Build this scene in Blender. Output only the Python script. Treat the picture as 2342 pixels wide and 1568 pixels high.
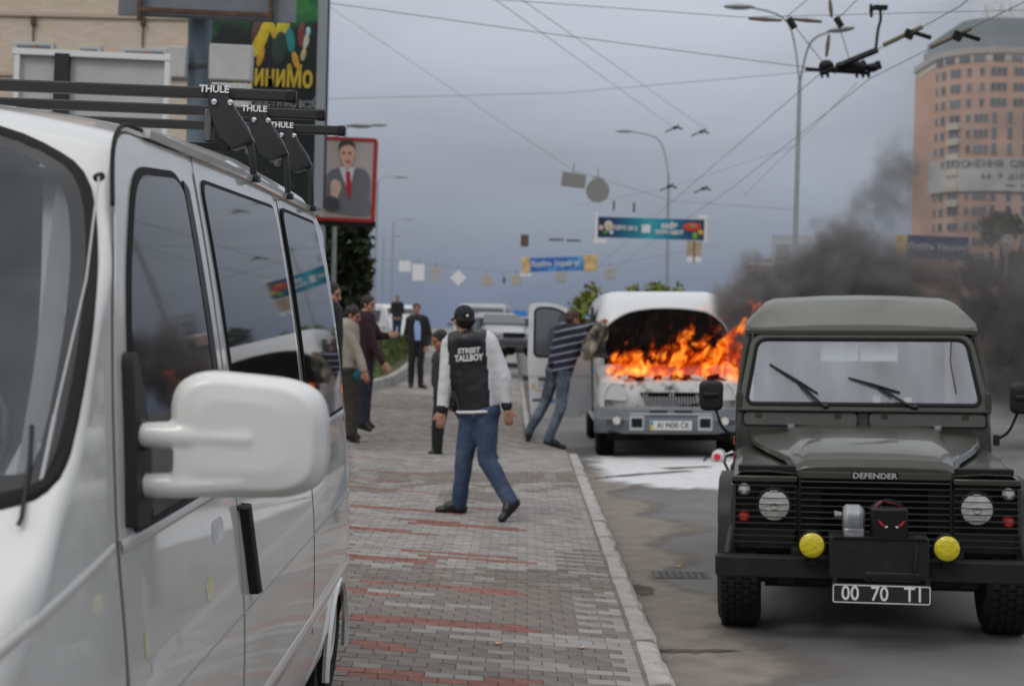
import bpy, bmesh, math, random
import numpy as np
from mathutils import Vector, Matrix
random.seed(7); np.random.seed(7)
R=math.radians
S=bpy.context.scene
for o in list(bpy.data.objects): bpy.data.objects.remove(o)
COL=S.collection
# ---------------------------------------------------------------- camera
VF=3500.; VCX,VCY=1171.,784.           # focal length and centre in photograph units (2342 wide)
_p=R(.5566); _a=R(1.3); CAM=Vector((0,0,1.75))
_f=Vector((0,math.cos(_p),-math.sin(_p))); _u0=Vector((0,math.sin(_p),math.cos(_p))); _r0=Vector((1,0,0))
_r=_r0*math.cos(_a)+_u0*math.sin(_a); _u=-_r0*math.sin(_a)+_u0*math.cos(_a)
cd=bpy.data.cameras.new('camera'); cam=bpy.data.objects.new('camera',cd); COL.objects.link(cam)
cd.sensor_width=36; cd.lens=VF/2342*36; cd.clip_start=.05; cd.clip_end=6000
cam.matrix_world=Matrix(((_r.x,_u.x,-_f.x,CAM.x),(_r.y,_u.y,-_f.y,CAM.y),(_r.z,_u.z,-_f.z,CAM.z),(0,0,0,1)))
cd.dof.use_dof=True; cd.dof.focus_distance=5.4; cd.dof.aperture_fstop=4.2
S.camera=cam
# ---------------------------------------------------------------- sky and sun
wd=bpy.data.worlds.new('World'); S.world=wd; wd.use_nodes=True
nt=wd.node_tree; nt.nodes.clear(); N=nt.nodes.new; L=nt.links.new
out=N('ShaderNodeOutputWorld'); bg=N('ShaderNodeBackground'); add=N('ShaderNodeAddShader'); bg2=N('ShaderNodeBackground')
sky=N('ShaderNodeTexSky'); sky.sky_type='NISHITA'; sky.sun_disc=False; sky.sun_elevation=R(48); sky.sun_rotation=R(215); sky.air_density=1.5; sky.dust_density=3
L(sky.outputs[0],bg.inputs[0]); bg.inputs[1].default_value=.012
tc=N('ShaderNodeTexCoord'); sp=N('ShaderNodeSeparateXYZ'); L(tc.outputs['Generated'],sp.inputs[0])
rp=N('ShaderNodeValToRGB'); L(sp.outputs['Z'],rp.inputs[0])
E_=rp.color_ramp.elements; E_[0].position=0; E_[0].color=(.150,.188,.270,1); E_[1].position=1; E_[1].color=(.98,.99,1.0,1)
for p,c in ((.035,(.185,.222,.305)),(.09,(.272,.302,.375)),(.16,(.355,.38,.445)),(.225,(.455,.475,.535)),(.45,(.72,.73,.76))):
    e=E_.new(p); e.color=(*c,1)
mp=N('ShaderNodeMapping'); mp.inputs['Scale'].default_value=(1,1,2.6); L(tc.outputs['Generated'],mp.inputs[0])
nz=N('ShaderNodeTexNoise'); nz.inputs['Scale'].default_value=3.2; nz.inputs['Detail'].default_value=5; nz.inputs['Roughness'].default_value=.5; nz.inputs['Distortion'].default_value=.5; L(mp.outputs[0],nz.inputs[0])
mr=N('ShaderNodeMapRange'); mr.inputs[1].default_value=.3; mr.inputs[2].default_value=.7; mr.inputs[3].default_value=.80; mr.inputs[4].default_value=1.2; L(nz.outputs[0],mr.inputs[0])
mu=N('ShaderNodeVectorMath'); mu.operation='SCALE'; L(rp.outputs[0],mu.inputs[0]); L(mr.outputs[0],mu.inputs['Scale'])
L(mu.outputs[0],bg2.inputs[0]); bg2.inputs[1].default_value=1.0
L(bg.outputs[0],add.inputs[0]); L(bg2.outputs[0],add.inputs[1]); L(add.outputs[0],out.inputs[0])
sd=bpy.data.lights.new('sun','SUN'); so=bpy.data.objects.new('sun',sd); COL.objects.link(so)
sd.energy=.75; sd.angle=R(18); sd.color=(1,.96,.9)
so.rotation_euler=Vector((-.45,-.62,.85)).to_track_quat('Z','Y').to_euler()
S.view_settings.view_transform='Standard'; S.view_settings.look='None'; S.view_settings.exposure=0; S.view_settings.gamma=1
S.cycles.max_bounces=8; S.cycles.volume_bounces=1; S.cycles.volume_max_steps=256; S.cycles.transparent_max_bounces=12; S.cycles.caustics_reflective=False; S.cycles.caustics_refractive=False
S.cycles.use_denoising=True
# ---------------------------------------------------------------- helpers
def P(x,y,d): return CAM+d*(_f+_r*((x-VCX)/VF)+_u*((VCY-y)/VF))
def ray(x,y): return _f+_r*((x-VCX)/VF)+_u*((VCY-y)/VF)
def G(x,y,z=0.):
    D=ray(x,y); t=(z-CAM.z)/D.z; return CAM+D*t
_M={}
def M(name,col=(.5,.5,.5),rough=.6,metal=0,var=0,vs=4,bump=0,bs=60,coat=0,spec=.5,emit=0,dirt=None,ds=3,dlo=.5,dhi=.7,objrand=0,attr=None,bdist=.01):
    if name in _M: return _M[name]
    m=bpy.data.materials.new(name); _M[name]=m; m.use_nodes=True; t=m.node_tree; b=t.nodes['Principled BSDF']
    b.inputs['Roughness'].default_value=rough; b.inputs['Metallic'].default_value=metal; b.inputs['Specular IOR Level'].default_value=spec
    b.inputs['Coat Weight'].default_value=coat; b.inputs['Coat Roughness'].default_value=.05
    b.inputs['Base Color'].default_value=(*col,1)
    if emit: b.inputs['Emission Color'].default_value=(*col,1); b.inputs['Emission Strength'].default_value=emit
    n=t.nodes.new; l=t.links.new; src=None
    co=n('ShaderNodeTexCoord') if (var or bump or dirt) else None
    if attr:
        a=n('ShaderNodeAttribute'); a.attribute_name=attr; src=a.outputs['Color']
    if var or objrand:
        if src is None:
            c=n('ShaderNodeRGB'); c.outputs[0].default_value=(*col,1); src=c.outputs[0]
        h=n('ShaderNodeHueSaturation'); l(src,h.inputs['Color'])
        v=None
        if var:
            x=n('ShaderNodeTexNoise'); x.inputs['Scale'].default_value=vs; x.inputs['Detail'].default_value=6; l(co.outputs['Object'],x.inputs[0])
            r_=n('ShaderNodeMapRange'); r_.inputs[1].default_value=.28; r_.inputs[2].default_value=.72; r_.inputs[3].default_value=1-var; r_.inputs[4].default_value=1+var; l(x.outputs[0],r_.inputs[0]); v=r_.outputs[0]
        if objrand:
            oi=n('ShaderNodeObjectInfo'); r2=n('ShaderNodeMapRange'); r2.inputs[3].default_value=1-objrand; r2.inputs[4].default_value=1+objrand; l(oi.outputs['Random'],r2.inputs[0])
            if v:
                q=n('ShaderNodeMath'); q.operation='MULTIPLY'; l(v,q.inputs[0]); l(r2.outputs[0],q.inputs[1]); v=q.outputs[0]
            else: v=r2.outputs[0]
        l(v,h.inputs['Value']); src=h.outputs[0]
    if dirt:
        if src is None:
            c=n('ShaderNodeRGB'); c.outputs[0].default_value=(*col,1); src=c.outputs[0]
        x=n('ShaderNodeTexNoise'); x.inputs['Scale'].default_value=ds; x.inputs['Detail'].default_value=9; x.inputs['Roughness'].default_value=.62; l(co.outputs['Object'],x.inputs[0])
        r_=n('ShaderNodeMapRange'); r_.inputs[1].default_value=dlo; r_.inputs[2].default_value=dhi; l(x.outputs[0],r_.inputs[0])
        mx=n('ShaderNodeMix'); mx.data_type='RGBA'; l(r_.outputs[0],mx.inputs[0]); l(src,mx.inputs[6]); mx.inputs[7].default_value=(*dirt,1); src=mx.outputs[2]
    if src is not None: l(src,b.inputs['Base Color'])
    if bump:
        x=n('ShaderNodeTexNoise'); x.inputs['Scale'].default_value=bs; x.inputs['Detail'].default_value=4; l(co.outputs['Object'],x.inputs[0])
        k=n('ShaderNodeBump'); k.inputs['Strength'].default_value=bump; k.inputs['Distance'].default_value=bdist; l(x.outputs[0],k.inputs['Height']); l(k.outputs[0],b.inputs['Normal'])
    return m
class MB:
    def __init__(s): s.v=[]; s.f=[]; s.m=[]
    def add(s,vs,fs,mi=0):
        o=len(s.v); s.v+= [tuple(x) for x in vs]; s.f+=[tuple(i+o for i in f) for f in fs]; s.m+=[mi]*len(fs); return s
    def box(s,c,d,rot=None,mi=0,taper=(1,1)):
        x,y,z=(k/2 for k in d); c=Vector(c)
        vs=[Vector((sx*x*(taper[0] if sz>0 else 1),sy*y*(taper[1] if sz>0 else 1),sz*z)) for sz in (-1,1) for sx,sy in ((-1,-1),(1,-1),(1,1),(-1,1))]
        if rot is not None: vs=[rot@v for v in vs]
        return s.add([v+c for v in vs],[(3,2,1,0),(4,5,6,7),(0,1,5,4),(1,2,6,5),(2,3,7,6),(3,0,4,7)],mi)
    def tube(s,pts,r,n=8,mi=0,cap=True,up=None):
        pts=[Vector(p) for p in pts]; k=len(pts); rs=r if isinstance(r,(list,tuple)) else [r]*k
        vs=[];fs=[]; px=None
        for i,p in enumerate(pts):
            t=(pts[min(i+1,k-1)]-pts[max(i-1,0)]).normalized()
            if px is None:
                a=Vector((0,0,1)) if abs(t.z)<.9 else Vector((1,0,0)); px=t.cross(a).normalized()
            else:
                px=(px-t*px.dot(t)).normalized()
            py=t.cross(px)
            for j in range(n):
                q=2*math.pi*j/n; vs.append(p+(px*math.cos(q)+py*math.sin(q))*rs[i])
        for i in range(k-1):
            for j in range(n): fs.append((i*n+j,i*n+(j+1)%n,(i+1)*n+(j+1)%n,(i+1)*n+j))
        if cap: fs+= [tuple(range(n-1,-1,-1)),tuple((k-1)*n+j for j in range(n))]
        return s.add(vs,fs,mi)
    def loft(s,secs,closed=True,cap=True,mi=0):
        n=len(secs[0]); vs=[p for q in secs for p in q]; fs=[]
        for i in range(len(secs)-1):
            for j in range(n if closed else n-1): fs.append((i*n+j,i*n+(j+1)%n,(i+1)*n+(j+1)%n,(i+1)*n+j))
        if cap and closed: fs+=[tuple(range(n-1,-1,-1)),tuple((len(secs)-1)*n+j for j in range(n))]
        return s.add(vs,fs,mi)
    def lathe(s,prof,c,axis,n=24,mi=0):
        # prof: list of (r, t) along axis
        ax=Vector(axis).normalized(); a=Vector((0,0,1)) if abs(ax.z)<.9 else Vector((1,0,0)); px=ax.cross(a).normalized(); py=ax.cross(px); c=Vector(c)
        secs=[[c+ax*t+(px*math.cos(2*math.pi*j/n)+py*math.sin(2*math.pi*j/n))*max(r,1e-4) for j in range(n)] for r,t in prof]
        return s.loft(secs,True,True,mi)
    def prism(s,poly,fn0,fn1,mi=0):
        n=len(poly); vs=[fn0(*p) for p in poly]+[fn1(*p) for p in poly]
        return s.add(vs,[tuple(range(n-1,-1,-1)),tuple(range(n,2*n))]+[(i,(i+1)%n,n+(i+1)%n,n+i) for i in range(n)],mi)
    def ell(s,c,r,n=12,k=8,rot=None,mi=0):
        c=Vector(c); secs=[]
        for i in range(k+1):
            th=math.pi*i/k; z=-math.cos(th); w=max(math.sin(th),1e-3)
            q=[Vector((r[0]*w*math.cos(2*math.pi*j/n),r[1]*w*math.sin(2*math.pi*j/n),r[2]*z)) for j in range(n)]
            if rot is not None: q=[rot@x for x in q]
            secs.append([x+c for x in q])
        return s.loft(secs,True,True,mi)
    def mesh(s,name,mats,smooth=None):
        me=bpy.data.meshes.new(name); me.from_pydata([tuple(v) for v in s.v],[],s.f)
        for m in (mats if isinstance(mats,(list,tuple)) else [mats]): me.materials.append(m)
        if len(me.materials)>1: me.polygons.foreach_set('material_index',s.m)
        bm=bmesh.new(); bm.from_mesh(me); bmesh.ops.recalc_face_normals(bm,faces=bm.faces); bm.to_mesh(me); bm.free()
        if smooth:
            me.polygons.foreach_set('use_smooth',[True]*len(me.polygons)); me.set_sharp_from_angle(angle=R(smooth))
        me.update(); return me
    def build(s,name,mats,parent=None,smooth=35,bevel=0,seg=2,**kw):
        o=bpy.data.objects.new(name,s.mesh(name,mats,smooth)); COL.objects.link(o)
        if parent is not None: o.parent=parent
        if bevel:
            b=o.modifiers.new('bevel','BEVEL'); b.width=bevel; b.segments=seg; b.limit_method='ANGLE'; b.angle_limit=R(40)
        for k,v in kw.items(): o[k]=v
        return o
def tag(o,label,cat,group=None):
    o['label']=label; o['category']=cat
    if group: o['group']=group
    return o
def thing(name,label,cat,loc=(0,0,0),rot=(0,0,0),group=None):
    o=bpy.data.objects.new(name,None); COL.objects.link(o); o.location=loc; o.rotation_euler=rot; o.empty_display_size=.2
    return tag(o,label,cat,group)
def box(name,c,d,mat,parent=None,bevel=0,rot=None,**kw): return MB().box(c,d,rot).build(name,mat,parent,bevel=bevel,**kw)
def tube(name,pts,r,mat,parent=None,n=8,**kw): return MB().tube(pts,r,n).build(name,mat,parent,**kw)
def evalmesh(o):
    dg=bpy.context.evaluated_depsgraph_get(); dg.update(); return bpy.data.meshes.new_from_object(o.evaluated_get(dg))
def text(name,s,mat,size,loc,rx,parent=None,extrude=.002,align='CENTER',sx=1.,bold=0,**kw):
    """flat lettering; rx = 3x3 matrix whose columns are text-right, text-up, text-normal"""
    c=bpy.data.curves.new(name,'FONT'); c.body=s; c.size=size; c.extrude=extrude; c.align_x=align; c.align_y='CENTER'; c.resolution_u=3; c.offset=bold
    t=bpy.data.objects.new(name+'_tmp',c); COL.objects.link(t); me=evalmesh(t); bpy.data.objects.remove(t); bpy.data.curves.remove(c)
    me.name=name; me.materials.clear(); me.materials.append(mat)
    m=Matrix(rx).to_4x4(); m.translation=Vector(loc); me.transform(Matrix.Diagonal((sx,1,1,1))); me.transform(m)
    o=bpy.data.objects.new(name,me); COL.objects.link(o)
    if parent is not None: o.parent=parent
    for k,v in kw.items(): o[k]=v
    return o
FRONT=((1,0,0),(0,0,-1),(0,1,0))     # lettering that faces -Y (towards the camera)
def rrect(x0,x1,y0,y1,r,n=5):
    out=[]
    for cx,cy,a in ((x1-r,y1-r,0),(x0+r,y1-r,90),(x0+r,y0+r,180),(x1-r,y0+r,270)):
        for i in range(n+1):
            q=R(a+90*i/n); out.append((cx+r*math.cos(q),cy+r*math.sin(q)))
    return out
def rpoly(pts,r,n=4):
    """round the corners of a polygon; r radius-like fraction distance (single or per corner)"""
    out=[];k=len(pts)
    for i in range(k):
        a,b,c=(Vector(pts[(i+j)%k]) for j in (-1,0,1)); rr=r[i] if isinstance(r,(list,tuple)) else r
        d1=(a-b);d2=(c-b); l1=min(rr,d1.length*.48); l2=min(rr,d2.length*.48); p=b+d1.normalized()*l1; q=b+d2.normalized()*l2
        for j in range(n+1):
            t=j/n; out.append(tuple(p*(1-t)**2+b*2*t*(1-t)+q*t*t))
    return out
def copy_tree(o,parent=None):
    c=o.copy(); COL.objects.link(c); c.parent=parent
    for ch in list(o.children): copy_tree(ch,c)
    return c
BLACK=M('black_plastic',(.010,.010,.011),.45,bump=.15,bs=300,spec=.35)
RUBBER=M('black_rubber',(.009,.009,.009),.75,var=.2,bump=.2,bs=200,spec=.3)
CHROME=M('chrome',(.7,.7,.7),.12,1)
STEEL=M('grey_steel',(.30,.31,.32),.5,.4,var=.15,vs=3)
DGLASS=M('tinted_glass',(.012,.013,.015),.03,spec=.62)
WHITEP=M('white_print',(.75,.75,.74),.5)
# ---------------------------------------------------------------- ground, road, pavement
def KX(y): return .79+.008*(y-7) if y<20.3 else (.895-(y-20.3)*.33 if y<22 else .33)
def ZS(x,y): return .13+.047*max(0,min(6,KX(min(y,20))-x))+max(0,y-20)*.008
def ZR(x): return .02*(x-.9) if x<9 else .162
ROAD=M('asphalt',(.155,.151,.150),.85,var=.16,vs=1.2,bump=.5,bs=130,dirt=(.105,.10,.098),ds=.7,dlo=.5,dhi=.75)
GRD=M('far_ground',(.12,.12,.105),.9,var=.2,vs=.3)
m=MB(); m.add([(-900,-200,-.35),(900,-200,-.35),(900,2500,-.35),(-900,2500,-.35)],[(0,1,2,3)]); m.build('ground',GRD,kind='structure')
m=MB(); xs=[-30,-6,.2,.6,1.2,2,4,9,14,40]; ys=[-12,0,5,10,15,20,30,45,70,110,170,300,700]
m.loft([[(x,y,ZR(x) if x>-6 else ZR(-6)) for x in xs] for y in ys],False,False); m.build('road',ROAD,kind='structure')
# sand and grit swept against the kerb
def soft_mat(name,col,rough,ns,lo,hi,var=.15):
    """loose material whose ragged edge thins out to nothing"""
    m=M(name,col,rough,var=var,vs=5,bump=.5,bs=60); t=m.node_tree; n=t.nodes.new; l=t.links.new; b=t.nodes['Principled BSDF']
    at=n('ShaderNodeAttribute'); at.attribute_name='edge'; co=n('ShaderNodeTexCoord'); x=n('ShaderNodeTexNoise'); x.inputs['Scale'].default_value=ns; x.inputs['Detail'].default_value=8; x.inputs['Roughness'].default_value=.65; l(co.outputs['Object'],x.inputs[0])
    q=n('ShaderNodeMath'); q.operation='ADD'; l(at.outputs['Fac'],q.inputs[0]); l(x.outputs[0],q.inputs[1]); r=n('ShaderNodeMapRange'); r.inputs[1].default_value=lo; r.inputs[2].default_value=hi; l(q.outputs[0],r.inputs[0]); l(r.outputs[0],b.inputs['Alpha']); return m
def patch(name,pts,mat,z0,lift,rag=.06,n=6,inset=.55,**kw):
    out=[]
    for i in range(len(pts)):
        a=Vector(pts[i]); b=Vector(pts[(i+1)%len(pts)])
        for j in range(n):
            q=a.lerp(b,j/n); out.append((q.x+random.uniform(-rag,rag),q.y+random.uniform(-rag,rag)*1.5))
    k=len(out); cx=sum(p[0] for p in out)/k; cy=sum(p[1] for p in out)/k
    m=MB(); rings=[1,.85,inset,.25]
    vs=[(cx+(x-cx)*s_,cy+(y-cy)*s_,z0(cx+(x-cx)*s_)+lift) for s_ in rings for x,y in out]+[(cx,cy,z0(cx)+lift)]
    fs=[(r*k+i,r*k+(i+1)%k,(r+1)*k+(i+1)%k,(r+1)*k+i) for r in range(3) for i in range(k)]+[(3*k+i,3*k+(i+1)%k,4*k) for i in range(k)]
    m.add(vs,fs); o=m.build(name,mat,**kw); a=o.data.attributes.new('edge','FLOAT','POINT'); a.data.foreach_set('value',[0.]*k+[.45]*k+[1.]*(2*k+1)); return o
def band(name,rows,mat,lift,**kw):
    """strip along the kerb: rows of (y, width)"""
    m=MB(); secs=[]; ed=[]
    for y,w in rows:
        for u,e in ((0,.9),(.35,1.),(.7,.5),(1,0)): x=KX(y)-.01+w*u; secs.append((x,y,ZR(x)+lift)); ed.append(e if y<19 else 0)
    n=len(rows); m.add(secs,[(i*4+j,i*4+j+1,i*4+5+j,i*4+4+j) for i in range(n-1) for j in range(3)]); o=m.build(name,mat,**kw); a=o.data.attributes.new('edge','FLOAT','POINT'); a.data.foreach_set('value',ed); return o
SAND=soft_mat('kerb_sand',(.20,.178,.150),.95,2.6,.70,1.25,.2)
o=band('sand',[(2+.5*i,.75+.3*math.sin(i*1.7)+.2*math.sin(i*.6)) for i in range(36)],SAND,.005,kind='stuff'); tag(o,'brown sand and grit swept along the kerb','sand')
DIRT=soft_mat('kerb_dirt',(.085,.068,.052),.95,5.5,.95,1.5,.3)
for i,(cx,cy,w,h,l) in enumerate(((.92,10.3,.11,.32,'dark wet dirt against the kerb beside the drain grate'),(1.05,8.35,.34,.07,'thin dark crack of dirt reaching out from the kerb'))):
    o=patch('kerb_dirt',[(cx+w*math.cos(q),cy+h*math.sin(q)) for q in [k*.785 for k in range(8)]],DIRT,ZR,.008,.03,3,.5); tag(o,l,'dirt')
FOAM=soft_mat('powder_foam',(.60,.61,.62),.9,1.6,.50,.95,.12)
fp=[(.97,18.2),(1.2,17.2),(2.0,16.7),(3.0,16.5),(4.4,16.6),(5.6,17.8),(5.4,20.6),(3.2,21.4),(1.9,21.6),(1.1,21.2),(.96,20.0)]
o=patch('extinguisher_powder',fp,FOAM,ZR,.006,.09,9,.7,kind='stuff'); tag(o,'white extinguisher powder spread on the road before the burning van','powder')
DARKP=M('wet_streak',(.035,.034,.033),.5)
for i,(pp,lab) in enumerate((([(1.0,17.9),(1.5,18.3),(2.3,18.9),(2.2,18.98),(1.4,18.42),(1.05,18.05)],'long dark streak crossing the white powder near the kerb'),([(1.9,19.3),(2.5,19.6),(2.6,19.5),(2.0,19.15)],'short dark streak on the powder under the burning van bumper'))):
    o=patch('liquid_streak',pp,DARKP,ZR,.010,.02,5,.6); tag(o,lab,'streak')
# drain grate strip in the road
dg=thing('drain_grate','dark slotted iron drain grate in the road beside the kerb','grate',(1.25,10.95,ZR(1.25)+.001))
box('frame',(0,0,.002),(.40,.30,.010),M('iron',(.105,.10,.098),.85,0,var=.25,vs=12),dg)
for i in range(7): box('slot',(-.15+i*.05,0,.008),(.022,.24,.003),M('slot_dark',(.06,.057,.055),.9),dg)
# pavement: base slab, pavers, kerb stones
BASE=M('joint_sand',(.175,.15,.125),.95,var=.25,vs=8,bump=.3,bs=120)
PAVE=M('far_pavers',(.225,.205,.19),.9,var=.18,vs=1.4,dirt=(.30,.295,.285),ds=.7,dlo=.5,dhi=.6,bump=.3,bs=60)
m=MB(); ys=[-6,2,6,10,14,18,20.3,22,26,30]
m.loft([[(x,y,ZS(x,y)-.0075) for x in (-9,-5,-3,-1.5,-.5)]+[(KX(y)-.12,y,ZS(KX(y)-.12,y)-.010),(KX(y)-.06,y,.10)] for y in ys],False,False)
pav=m.build('pavement',BASE,kind='structure')
m=MB(); ys=[30,36,44,60,90,160]
m.loft([[(x,y,ZS(x,y)-.008+max(0,-2.5-x)*.0) for x in (-9,-5,-3,-1.5,-.5)]+[(KX(y)-.12,y,ZS(KX(y)-.12,y)-.008)] for y in ys],False,False)
m.build('far_paving',PAVE,parent=pav)
KS=M('kerb_concrete',(.36,.345,.33),.9,var=.2,vs=5,bump=.6,bs=45,dirt=(.24,.21,.18),ds=7,dlo=.5,dhi=.68,objrand=.1)
kn=0; y=3.0
def kmesh(l,seed):
    rr=random.Random(seed); m=MB(); secs=[]; n=6
    for i in range(n+1):
        t=-l/2+l*i/n; j=lambda a: rr.uniform(-a,a)
        secs.append([(-.062+j(.006),t,-.14),(-.065+j(.007),t,-.012+j(.004)),(-.045+j(.006),t,j(.004)),(.035+j(.01),t,j(.004)),(.062+j(.008),t,-.022+j(.008)),(.066+j(.006),t,-.14)])
    m.loft(secs); return m.mesh('kerb_stone',KS,30)
kms=[kmesh(.985,i) for i in range(5)]
while y<46:
    yc=y+.5; o=bpy.data.objects.new('kerb_stone',kms[kn%5]); COL.objects.link(o); o.parent=pav
    x0=(KX(y)+KX(y+1))/2-.065; o.location=(x0,yc,ZS(x0,yc)-.002+ (0.0 if yc<20 else -.06)); o.rotation_euler=(random.uniform(-.01,.01)+(math.atan(.008) if yc>20 else 0),-.04,math.atan2(-(KX(y+1)-KX(y)),1)+random.uniform(-.006,.006)); kn+=1; y+=1.0
# pavers ------------------------------------------------------------
PL,PW=.134,.0968
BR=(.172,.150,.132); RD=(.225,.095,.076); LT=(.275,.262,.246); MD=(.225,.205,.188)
PM={k:M('paver_'+k,c,.88,var=.12,vs=9,bump=.35,bs=110,objrand=.13,dirt=(.30,.275,.25),ds=5,dlo=.58,dhi=.75) for k,c in (('brown',BR),('red',RD),('light',LT),('mid',MD))}
# stripes read off the photograph: (row y, x from, x to, rows, colour), y and x in photograph units
STR=[(1548,800,1235,2,'r'),(1484,800,935,2,'r'),(1420,790,1225,2,'r'),(1424,1225,1262,1,'r'),(1362,800,895,2,'r'),(1334,830,1195,1,'r'),(1341,1040,1220,1,'r'),(1283,790,970,1,'r'),(1278,790,1000,1,'r'),
 (1258,905,1200,1,'r'),(1264,960,1235,1,'r'),(1212,790,955,1,'r'),(1215,790,1010,1,'r'),(1192,950,1190,2,'r'),(1187,900,1050,1,'r'),(1164,790,1050,2,'r'),(1150,1000,1180,1,'r'),(1120,790,980,1,'r'),(1100,790,930,1,'r'),(1080,830,1010,1,'r'),(1052,800,930,1,'r'),(1035,820,960,1,'r'),
 (1440,930,1400,2,'l'),(1450,1040,1400,1,'l'),(1494,975,1120,1,'l'),(1500,1120,1380,2,'l'),(1376,1010,1108,1,'l'),(1378,890,1000,1,'l'),(1536,1000,1080,1,'l'),(1297,800,930,3,'l'),(1352,860,975,1,'l')]
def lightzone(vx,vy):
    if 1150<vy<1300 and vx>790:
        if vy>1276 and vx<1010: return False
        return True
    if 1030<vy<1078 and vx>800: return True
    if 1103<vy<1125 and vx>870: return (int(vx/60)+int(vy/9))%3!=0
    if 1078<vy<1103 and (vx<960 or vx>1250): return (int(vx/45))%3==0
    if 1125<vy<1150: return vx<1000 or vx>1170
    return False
rows=[]; y=6.4
def vpix(x,y):
    q=Vector((x,y,ZS(x,y)))-CAM; d=q.dot(_f); return VCX+VF*q.dot(_r)/d, VCY-VF*q.dot(_u)/d
stripe={}
for (vy,x0,x1,nr,c) in STR:
    g=G(1000,vy+6,.2); 
    for _ in range(3): g=G(1000,vy+6,ZS(g.x,g.y))
    r0=int(round((g.y-6.4)/PW))
    for k in range(nr): stripe.setdefault(r0+k,[]).append((x0,x1,c))
bigm=[[],[],[],[]]; cand=[]
ri=0
rng=random.Random(3)
while y<31:
    xr=KX(y)-.145; off=(ri%2)*PL/2+ (rng.random()-.5)*.012
    near=y<12.5
    xl=(vpix(0,y)[0] and ((760-VCX)/VF*y))-.25
    n=int((xr-xl)/PL)+1
    for i in range(n+1):
        x=xr-PL*(i+.5)+ (PL/2 if off>PL/4 and i>=0 else 0)
        w=PL
        if x+PL/2>xr+.001:
            w=PL/2; x=xr-PL/4
        vx,vy=vpix(x,y)
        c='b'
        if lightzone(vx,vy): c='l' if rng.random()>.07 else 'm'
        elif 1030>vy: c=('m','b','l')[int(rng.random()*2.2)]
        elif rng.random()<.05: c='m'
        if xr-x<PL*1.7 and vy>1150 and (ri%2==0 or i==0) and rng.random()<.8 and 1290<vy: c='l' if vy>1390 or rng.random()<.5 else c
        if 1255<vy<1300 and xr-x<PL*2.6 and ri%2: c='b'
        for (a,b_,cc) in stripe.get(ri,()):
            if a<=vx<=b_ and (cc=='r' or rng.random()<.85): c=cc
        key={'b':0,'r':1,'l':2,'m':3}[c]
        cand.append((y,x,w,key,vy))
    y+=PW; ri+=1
g_=.0022
def pmesh(w,key,name='paver'):
    m=MB(); a,b,h,e=w/2-.0009,PW/2-g_,.0,.0042; ex=.0018
    m.loft([[(-a,-b,-.03),(a,-b,-.03),(a,b,-.03),(-a,b,-.03)],[(-a,-b,-e),(a,-b,-e),(a,b,-e),(-a,b,-e)],[(-a+ex,-b+e,0),(a-ex,-b+e,0),(a-ex,b-e,0),(-a+ex,b-e,0)]])
    return m.mesh(name,list(PM.values())[key],None)
pms={}
vis=[q for q in cand if 1250>0 and q[4]<1575]
vis.sort(key=lambda q:q[0])
# leave out what the parked van hides
def seen(q):
    vx,vy=vpix(q[1],q[0]); return vx>(806 if vy>1000 else 700)
ob=[q for q in vis if seen(q)][:300]; obs=set(id(q) for q in ob)
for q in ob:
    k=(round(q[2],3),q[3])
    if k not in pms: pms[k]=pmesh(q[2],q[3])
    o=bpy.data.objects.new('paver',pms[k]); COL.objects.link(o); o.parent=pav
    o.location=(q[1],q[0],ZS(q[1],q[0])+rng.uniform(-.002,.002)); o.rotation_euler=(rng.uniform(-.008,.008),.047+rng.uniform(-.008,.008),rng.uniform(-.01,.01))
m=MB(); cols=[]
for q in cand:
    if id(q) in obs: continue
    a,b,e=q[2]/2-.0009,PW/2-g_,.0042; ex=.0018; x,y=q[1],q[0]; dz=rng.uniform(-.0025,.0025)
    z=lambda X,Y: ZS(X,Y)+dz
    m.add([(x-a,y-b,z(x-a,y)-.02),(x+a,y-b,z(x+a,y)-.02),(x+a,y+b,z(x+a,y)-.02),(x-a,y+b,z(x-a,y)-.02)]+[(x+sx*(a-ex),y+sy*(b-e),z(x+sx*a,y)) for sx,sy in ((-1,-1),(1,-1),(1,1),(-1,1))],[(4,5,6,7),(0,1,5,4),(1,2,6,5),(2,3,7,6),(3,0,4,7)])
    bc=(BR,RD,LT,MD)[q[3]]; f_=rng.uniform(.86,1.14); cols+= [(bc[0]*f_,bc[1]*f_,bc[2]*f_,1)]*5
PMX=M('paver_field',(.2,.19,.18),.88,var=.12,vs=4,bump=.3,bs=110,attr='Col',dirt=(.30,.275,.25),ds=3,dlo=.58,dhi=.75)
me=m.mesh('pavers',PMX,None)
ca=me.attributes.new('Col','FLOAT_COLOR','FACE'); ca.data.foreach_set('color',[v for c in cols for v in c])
o=bpy.data.objects.new('paver_field',me); COL.objects.link(o); o.parent=pav; o['kind']='stuff'
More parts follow.
